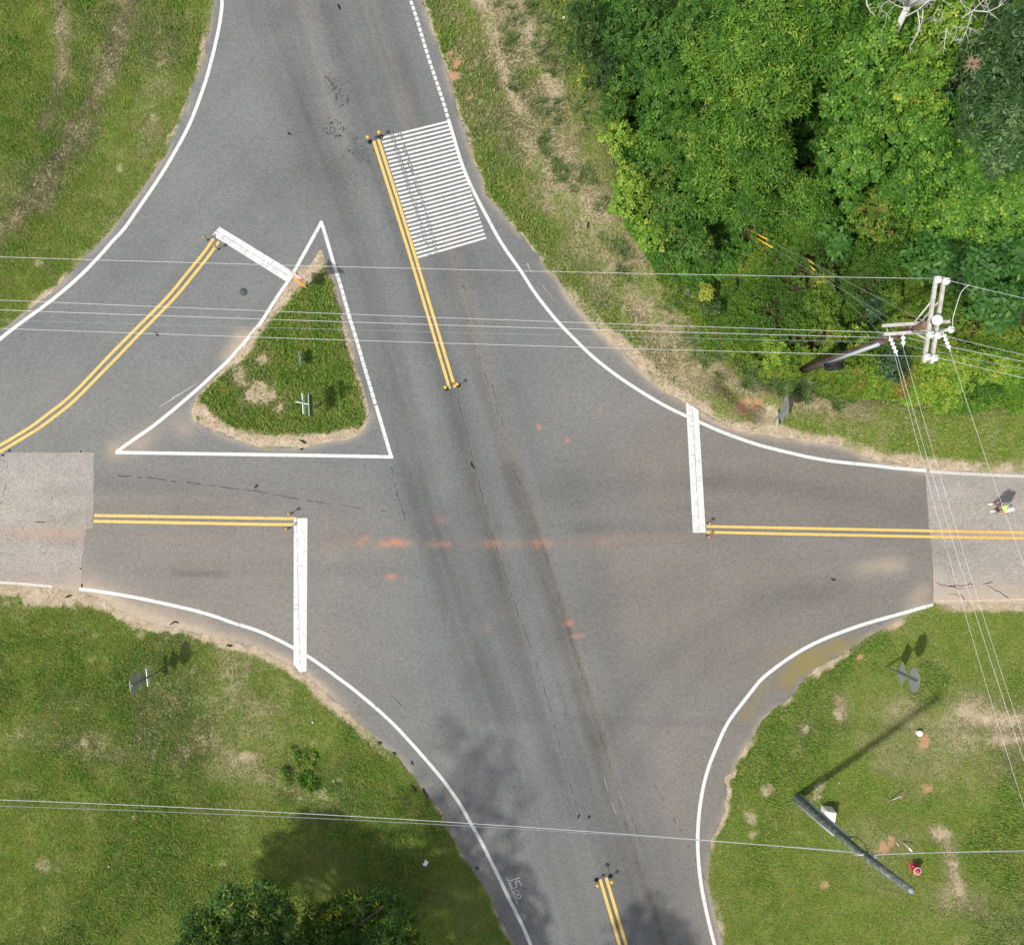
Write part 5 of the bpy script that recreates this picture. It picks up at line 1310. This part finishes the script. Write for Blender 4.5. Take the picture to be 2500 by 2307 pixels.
for gb_, hz, lab in zip(g_b, (12.5, 11.2, 10.4, 9.4), guy_l):
    gb_.z = gz_at(gb_.x, gb_.y)
    wire(lab, gb_, (PX - .1, PY + .1, hz), .02, .007, M_steel, 12, 'guy wire', 'guy_wire')
    d = (Vector((PX - .1, PY + .1, hz)) - gb_).normalized(); L = 2.3 if gb_.x < 11 else 1.3
    gr = MB().tube([gb_ + d * .45, gb_ + d * (.45 + L)], .026, 8).build('guy_guard', M_ylw)
    tag(gr, {0: 'upper of the two long yellow rods in the clearing', 1: 'lower of the two long yellow rods in the clearing', 2: 'upper of the two short yellow rods near the top wire', 3: 'lower of the two short yellow rods near the top wire'}[g_b.index(gb_)], 'guy guard')

# ------------------------------------------------------------------ telephone pole (south-east)
b = W(1944.7, 1945.5); tx = W(2225.5, 2175, 10.65)
tp = thing('telephone_pole', 'greenish grey telephone pole seen from above on the south-east lawn', 'utility pole', (b.x, b.y, gz_at(b.x, b.y)))
off = Vector((tx.x - b.x, tx.y - b.y, 0))
bow = Vector((-.02, -.10, 0))
MB().tube([(0, 0, -.5), (0, 0, 0), off * .33 + bow * .8 + Vector((0, 0, 3.51)), off * .66 + bow * .8 + Vector((0, 0, 7.03)), off + Vector((0, 0, 10.65))], [.17, .165, .15, .135, .118], 18).build('pole', M_pole, tp)
MB().lathe([(.085, 0), (.11, .003), (.112, .006), (.0, .007)], off + Vector((0, 0, 10.65)), 20).build('end_grain', plain('cut_end_grain', (.30, .29, .26), .9, var=.35, scale=40), tp)
def on(h, ang, r): 
    f = h / 10.65; c = off * f + bow * .8 * math.sin(math.pi * min(1, f)) + Vector((0, 0, h)); rr_ = .165 - .045 * f + r
    return c + Vector((rr_ * math.cos(ang), rr_ * math.sin(ang), 0))
pl_ = MB()
for i_ in range(1): pl_.tube([on(h, math.radians(35), .02) for h in (0, 1.8, 3.6, 5.4)], [.075, .07, .065, .06], 10)
pl_.build('cable_riser', M_guard, tp)
MB().tube([on(h, math.radians(215), .015) for h in (0, 1.5, 3.0, 4.55)], .045, 8).build('conduit', M_conduit, tp)
MB().tube([on(5.4, math.radians(35), .02), on(5.6, math.radians(30), .22), on(6.1, math.radians(10), .30), on(6.7, math.radians(-10), .12), on(7.15, math.radians(60), .05)], .014, 6).build('cable_loop', M_black, tp)
brk = MB(); c62 = on(7.25, math.radians(35), .0)
brk.box(c62 + Vector((-.12, .0, .0)), (.42, .05, .06)); brk.box(c62 + Vector((.12, -.08, -.02)), (.24, .12, .05)); brk.tube([c62 + Vector((-.55, .02, .02)), c62 + Vector((.38, -.12, .0))], .022, 8)
brk.build('cable_bracket', M_steel, tp)
pm = Vector((b.x, b.y, 0)) + on(7.25, math.radians(35), .03)
wire('upper of the twin cables crossing the southern lawn to the telephone pole', W(-700, 1932, 7.4), pm, .95, .0095, M_wire, 36, 'cable', 'overhead_cable')
wire('lower of the twin cables crossing the southern lawn to the telephone pole', W(-700, 1951, 7.0), pm + Vector((-.05, -.04, -.25)), .85, .011, M_cable, 36, 'cable', 'overhead_cable')
wire('twin cable from the telephone pole to the right edge, upper one', pm + Vector((.1, -.03, 0)), W(3200, 2078, 7.4), .3, .009, M_wire, 24, 'cable', 'overhead_cable')
wire('twin cable from the telephone pole to the right edge, lower one', pm + Vector((.1, -.07, -.2)), W(3200, 2092, 7.1), .3, .009, M_cable, 24, 'cable', 'overhead_cable')

# utility cabinet
k5 = 380 / 2003
def z6(x, y, h=0): return W(1920 + x * k5, 1900 + y * k5, h)
c = z6(505, 425); cab = thing('utility_cabinet', 'cream metal utility cabinet beside the telephone pole', 'cabinet', (c.x, c.y, gz_at(c.x, c.y)))
cab.rotation_euler = (0, 0, math.radians(-8))
MB().box((0, 0, .30), (.44, .50, .62), None, .93).build('body', M_cab, cab)
MB().box((0.01, -.01, .665), (.42, .48, .11), None, .88).build('lid', plain('white_cabinet_lid', (.84, .84, .82), .45, var=.04), cab)
MB().box((-.218, 0, .32), (.012, .36, .44)).build('door_panel', M_cab, cab)
MB().lathe([(.016, 0), (.016, .012), (.005, .016)], (-.06, .252, .5), 10, Matrix.Rotation(-math.pi / 2, 3, 'X')).build('latch', M_black, cab)
MB().box((.05, -.30, .06), (.14, .2, .12)).build('conduit_stub', M_guard, cab)
# white marker pedestal
p = W(2242, 1788); mk = thing('marker_pedestal', 'white square topped cable marker post in worn grass', 'marker post', (p.x, p.y, gz_at(p.x, p.y)))
M_plw = plain('white_plastic', (.84, .84, .83), .4, var=.04)
MB().box((0, 0, .06), (.17, .17, .22)).build('post', M_cab, mk)
bm = bmesh.new(); bmesh.ops.create_cube(bm, size=1); bmesh.ops.scale(bm, vec=(.225, .225, .14), verts=bm.verts); bmesh.ops.bevel(bm, geom=bm.edges, offset=.045, segments=4, affect='EDGES')
me = bpy.data.meshes.new('cap'); bm.to_mesh(me); bm.free(); o = link('cap', me, M_plw, mk); o.location = (0, 0, .20)
# fire hydrant
p = z6(1607, 1112); hy = thing('fire_hydrant', 'weathered red fire hydrant on the lawn near the telephone pole top', 'fire hydrant', (p.x, p.y, gz_at(p.x, p.y)))
MB().lathe([(.175, 0), (.175, .035), (.125, .04), (.115, .06), (.115, .42), (.15, .43), (.155, .47), (.118, .475)], (0, 0, 0), 24).build('barrel', M_hyd, hy)
MB().lathe([(.155, .0), (.16, .03), (.13, .035), (.12, .07), (.09, .115), (.05, .135), (.035, .14), (.03, .185), (.0, .19)], (0, 0, .48), 24).build('bonnet', M_hyd, hy)
MB().lathe([(.162, .0), (.166, .012), (.162, .024), (.134, .026)], (0, 0, .508), 24).build('bonnet_flange', plain('pale_worn_paint', (.62, .40, .40), .6, var=.3, scale=40), hy)
for ang, L, r in ((40, .20, .065), (130, .17, .05), (310, .17, .05)):
    R = rotz(math.radians(ang)) @ Matrix.Rotation(math.pi / 2, 3, 'Y')
    MB().lathe([(r, .09), (r, L - .03), (r * 1.3, L - .025), (r * 1.3, L + .03), (r * .5, L + .04), (r * .5, L + .06), (.0, L + .065)], (0, 0, .34), 16, R).build('nozzle_cap', M_hyd, hy)
for k in range(8):
    a = k * math.pi / 4; MB().lathe([(.014, 0), (.014, .02), (.004, .024)], (.145 * math.cos(a), .145 * math.sin(a), .034), 6).build('base_bolt', M_hyd, hy)
# small metal stakes
a_, b_ = z6(1300, 312, .05), z6(1470, 238, .35); d_ = b_ - a_
st = thing('anchor_rod', 'grey steel anchor rod slanting from the lawn above the hydrant', 'anchor rod', (a_.x, a_.y, gz_at(a_.x, a_.y)))
MB().tube([(0, 0, -.05), (d_.x, d_.y, .35)], .022, 8).build('rod', M_steel, st)
MB().lathe([(.02, 0), (.045, .01), (.045, .05), (.02, .06)], (d_.x, d_.y, .33), 12).build('eye', M_steel, st)
p = z6(1480, 800); sp = thing('survey_stake', 'short white capped stake beside the dug red soil', 'stake', (p.x, p.y, gz_at(p.x, p.y)))
MB().tube([(0, 0, 0), (.16, -.16, .38)], [.03, .022], 8).build('stake', M_cream, sp); MB().tube([(.15, -.15, .36), (.26, -.27, .42)], [.045, .02], 8).build('tip', M_plw, sp)
p = z6(1408, 800); o = MB().tube([(0, 0, .0), (.04, -.15, .12)], [.028, .024], 8).build('wooden_peg', plain('pale_peg_wood', (.55, .46, .30), .9)); o.location = (p.x, p.y, gz_at(p.x, p.y)); tag(o, 'pale wooden peg left of the white capped stake', 'peg')
# litter
def litter(dp, w, h, label, mat, rz=.4, name='paper_scrap', cat='litter'):
    p = Dw(*dp); r = random.Random(int(dp[0])); n = 5; m = MB(); vs = []; fs = []
    for i in range(n):
        for j in range(n): vs.append(((i / (n - 1) - .5) * w + r.uniform(-.01, .01), (j / (n - 1) - .5) * h + r.uniform(-.01, .01), .05 + .03 * math.sin(i * 1.3 + j) + r.uniform(0, .015)))
    for i in range(n - 1):
        for j in range(n - 1): fs.append((i * n + j, (i + 1) * n + j, (i + 1) * n + j + 1, i * n + j + 1))
    m.add(vs, fs); m.add([(x, y, z - .004) for x, y, z in vs], [tuple(reversed(f)) for f in fs])
    o = m.build(name, mat); o.location = (p.x, p.y, gz_at(p.x, p.y) + .015); o.rotation_euler = (0, 0, rz); tag(o, label, cat)
litter((833, 1686), .17, .22, 'white sheet of paper on the shaded lawn by the road', M_plw, -.5)
litter((612, 1412), .07, .07, 'scrap of white paper on the lawn above the tall weeds', M_plw)
litter((653, 1526), .07, .06, 'scrap of pale paper right of the tall weeds', M_plw)
litter((1102, 36), .12, .10, 'scrap of white paper at the wood edge by the track', M_plw)
litter((213, 1694), .06, .05, 'tiny white scrap on the lower left lawn', M_plw)
litter((1640, 1400 + 130), .05, .05, 'tiny white scrap on the patchy lawn above the fallen bits', M_plw)
def rubber(dp, L, label, rz, seed, on_road=True):
    p = Dw(*dp); r = random.Random(seed); m = MB(); q_ = Vector((0, 0, .02)); P = [q_]
    for k in range(6):
        q_ = q_ + Vector((math.cos(rz + r.uniform(-.8, .8)), math.sin(rz + r.uniform(-.8, .8)), 0)) * L / 6 + Vector((0, 0, r.uniform(-.006, .012))); P.append(q_)
    m.tube(P, [.012 + .035 * math.sin(math.pi * min(1, (i + .6) / 6.5)) * r.uniform(.5, 1) for i in range(7)], 7)
    o = m.build('rubber_scrap', M_black); o.location = (p.x, p.y, 0.004 if on_road else gz_at(p.x, p.y) + .03); tag(o, label, 'tyre scrap', 'black tyre scraps along the roads')
for dp, L, lab, rz, rd in (((920, 902), .36, 'black tyre scrap near the middle of the junction', -1.0, True), ((332, 1221), .42, 'black tyre scrap on the sandy edge above the south-west sign', .2, False), ((444, 1260), .30, 'black tyre scrap on the sandy edge left of the stop bar foot', -.3, False),
                           ((130, 1168), .3, 'black tyre scrap in the dirt below the left road end', .5, False), ((562, 260), .22, 'black tyre scrap in the wide northern lane', -.7, True), ((660, 10), .3, 'thin black tyre scrap at the top of the main road', -.9, True),
                           ((303, 651), .2, 'black tyre scrap on the curved road under the wires', -.5, True), ((498, 955), .22, 'thin dark scrap left of the island base line', 1.3, True), ((1625, 1131), .24, 'dark scrap in the eastbound lane on the right', -.1, True),
                           ((805, 1487), .3, 'tyre scrap at the lawn edge, upper one of the row', -1.0, False), ((828, 1540), .55, 'long tyre scrap at the lawn edge beside the tree shadow', -1.2, False), ((806, 1535), .3, 'tyre scrap in the grass left of the long one', -1.3, False),
                           ((768, 1470), .2, 'small tyre scrap at the lawn edge, first of the row', -.8, False), ((740, 1450), .2, 'tiny tyre scrap at the lawn edge beside the edge line', -.6, False), ((930, 1696), .16, 'tyre scrap beside the edge line in the tree shade', -.3, True),
                           ((1150, 436), .28, 'black scrap lying on the dry grass strip by the woods', -1.2, False), ((1130, 1600), .2, 'curled dark scrap on the main road below the junction', 1.4, True), ((587, 861), .3, 'dark scrap on the sandy base of the island', -.2, False), ((1150, 1600), .14, 'short bent scrap on the main road above the twin cables', 1.4, True)):
    rubber(dp, L, lab, rz, int(dp[0] + dp[1]), rd)
# broken roots and clods at the ditch mouth
p = Dw(1492, 795); o = MB()
rr = random.Random(9)
for i in range(14):
    a = rr.uniform(0, 6.3); o.tube([(rr.uniform(-.3, .3), rr.uniform(-.2, .2), 0), (math.cos(a) * .3, math.sin(a) * .25, .18), (math.cos(a) * .6, math.sin(a) * .5, .08)], [.012, .01, .004], 5)
o = o.build('root_tangle', plain('dry_roots', (.30, .22, .15), .9, var=.3)); o.location = (p.x, p.y, gz_at(p.x, p.y)); tag(o, 'tangle of dry roots at the red ditch mouth by the leaning sign', 'roots')

# ------------------------------------------------------------------ person in a safety vest
fp = W(2423.5, 1238.0)
per = thing('person', 'person in lime safety vest and white cap standing on the right road holding a controller', 'person', (fp.x, fp.y, 0.002), rotz=math.radians(193))
M_skin = plain('skin', (0.40, 0.20, 0.13), .5, .35, var=.06)
M_vest = plain('lime_vest_fabric', (0.60, 0.86, 0.13), .7, .2, var=.08)
M_tape = plain('silver_tape', (0.78, 0.79, 0.78), .3, .6, var=.05)
M_shirt = plain('pale_grey_shirt', (0.24, 0.25, 0.26), .8, .2, var=.1)
M_short = plain('grey_shorts', (0.24, 0.25, 0.26), .8, .2, var=.12)
M_hair = plain('dark_hair', (0.03, 0.02, 0.015), .7, .3)
def skin(name, verts, edges, radii, mat, parent, root=0, sub=2):
    me = bpy.data.meshes.new(name); me.from_pydata([tuple(v) for v in verts], edges, []); me.update()
    o = link(name, me, mat, parent)
    m = o.modifiers.new('skin', 'SKIN'); m.use_smooth_shade = True
    for v, r in zip(me.skin_vertices[0].data, radii):
        v.radius = r if isinstance(r, tuple) else (r, r)
    me.skin_vertices[0].data[root].use_root = True
    s_ = o.modifiers.new('sub', 'SUBSURF'); s_.levels = sub; s_.render_levels = sub
    return o
# local frame: +x is the way the person faces, +y their left
V = []; E = []; Rr = []
def nv(p, r, frm=None):
    V.append(p); Rr.append(r)
    if frm is not None: E.append((frm, len(V) - 1))
    return len(V) - 1
pel = nv((0, 0, .95), (.15, .11)); sp1 = nv((.01, 0, 1.12), (.14, .10), pel); chest = nv((.0, 0, 1.32), (.165, .115), sp1); neckb = nv((.0, 0, 1.47), (.075, .07), chest)
neck = nv((.03, 0, 1.53), .055, neckb); hd = nv((.055, 0, 1.60), (.075, .085), neck); ht_ = nv((.05, 0, 1.70), (.078, .092), hd); nose = nv((.155, 0, 1.615), .016, hd)
for sgn in (1, -1):
    hip = nv((.0, .10 * sgn, .88), .092, pel); kn = nv((.03, .12 * sgn, .50), .058, hip); cf = nv((.0, .13 * sgn, .34), .056, kn); an = nv((-.01, .14 * sgn, .10), .038, cf); toe = nv((.13, .16 * sgn, .045), .034, an)
    sh = nv((0, .18 * sgn, 1.42), .062, chest); el_ = nv((.06, .25 * sgn, 1.15), .043, sh); wr = nv((.27, .085 * sgn, 1.17), .028, el_); pm_ = nv((.325, .07 * sgn, 1.18), (.036, .022), wr)
    for k in range(4):
        f1 = nv((.355, (.085 - .022 * k) * sgn, 1.195 - .012 * k), .0095, pm_); f2 = nv((.375 - .004 * k, (.070 - .024 * k) * sgn, 1.225 - .016 * k), .0085, f1); nv((.365 - .006 * k, (.048 - .02 * k) * sgn, 1.232 - .02 * k), .008, f2)
    th = nv((.30, .045 * sgn, 1.205), .011, wr); nv((.325, .025 * sgn, 1.232), .0095, th)
skin('body', V, E, Rr, M_skin, per)
# shirt and sleeves, shorts, vest
skin('shirt', [(0, 0, .93), (.01, 0, 1.12), (0, 0, 1.32), (0, 0, 1.46), (0, .19, 1.42), (.045, .235, 1.24), (0, -.19, 1.42), (.045, -.235, 1.24)], [(0, 1), (1, 2), (2, 3), (2, 4), (4, 5), (2, 6), (6, 7)],
     [(.165, .125), (.155, .115), (.18, .13), (.085, .08), .074, .064, .074, .064], M_shirt, per)
skin('shorts', [(0, 0, .96), (0, .10, .86), (.025, .12, .56), (0, -.10, .86), (.025, -.12, .56)], [(0, 1), (1, 2), (0, 3), (3, 4)], [(.165, .125), .108, .095, .108, .095], M_short, per)
skin('safety_vest', [(.0, 0, .92), (.01, 0, 1.12), (0, 0, 1.32), (0, 0, 1.45), (0, .15, 1.44), (0, -.15, 1.44)], [(0, 1), (1, 2), (2, 3), (2, 4), (2, 5)], [(.185, .14), (.182, .138), (.205, .152), (.11, .10), .088, .088], M_vest, per)
for sgn in (1, -1):
    MB().tube([(.14, .10 * sgn, .95), (.155, .10 * sgn, 1.12), (.155, .10 * sgn, 1.32), (.09, .11 * sgn, 1.49), (-.08, .11 * sgn, 1.50), (-.155, .10 * sgn, 1.32), (-.15, .10 * sgn, .95)], .022, 6).build('reflective_strip', M_tape, per)
    skin('shoe', [(-.07, .14 * sgn, .05), (.03, .15 * sgn, .055), (.17, .165 * sgn, .045)], [(0, 1), (1, 2)], [.05, .056, .046], M_plw, per, 0, 2)
    skin('sock', [(-.01, .14 * sgn, .09), (-.01, .14 * sgn, .18)], [(0, 1)], [.046, .044], M_plw, per)
    MB().lathe([(.006, -.004), (.012, 0), (.006, .004)], (.135, .032 * sgn, 1.645), 10, Matrix.Rotation(math.pi / 2, 3, 'Y')).build('eye', M_black, per)
    MB().lathe([(.012, -.01), (.028, 0), (.012, .01)], (.045, .092 * sgn, 1.635), 10, Matrix.Rotation(math.pi / 2, 3, 'X')).build('ear', M_skin, per)
MB().box((.138, 0, 1.572), (.012, .045, .010)).build('mouth', plain('lips', (.30, .10, .09), .5), per)
MB().lathe([(.085, 0), (.098, .02), (.10, .06), (.088, .085)], (.035, 0, 1.585), 20).build('hair', M_hair, per)
cap = MB().lathe([(.112, 0), (.116, .02), (.108, .07), (.08, .115), (.04, .135), (.0, .138)], (.045, 0, 1.675), 24).build('cap', plain('white_cap_cloth', (.46, .46, .44), .8, var=.08), per)
brim = [(.105 * math.cos(a) * 1.0, .105 * math.sin(a)) for a in np.linspace(-1.25, 1.25, 14)]
vs = [(.045 + x, y, 1.683) for x, y in brim] + [(.045 + x * 1.0 + .085 * math.cos(a * .9), y * .95, 1.668) for (x, y), a in zip(brim, np.linspace(-1.25, 1.25, 14))]
fs = [(i, i + 1, 15 + i, 14 + i) for i in range(13)]
m = MB(); m.add(vs, fs); m.add([(x, y, z - .006) for x, y, z in vs], [tuple(reversed(f)) for f in fs]); m.build('brim', bpy.data.materials['white_cap_cloth'], cap)
# the controller in the hands
hc = fp + Matrix.Rotation(math.radians(193), 3, 'Z') @ Vector((.375, 0, 1.205))
ct = thing('remote_controller', 'black remote controller held in both hands by the person', 'controller', tuple(hc), rotz=math.radians(193))
MB().box((0, 0, 0), (.10, .17, .045), None, .9).build('body', M_black, ct)
MB().box((.055, 0, .05), (.012, .15, .09), Matrix.Rotation(.5, 3, 'Y')).build('screen', M_black, ct)
for sgn in (1, -1):
    MB().tube([(-.005, .055 * sgn, .02), (-.005, .055 * sgn, .045)], [.008, .012], 8).build('joystick', M_steel, ct)
    MB().tube([(.05, .07 * sgn, .01), (.14, .075 * sgn, .05)], .008, 6).build('antenna', M_black, ct)
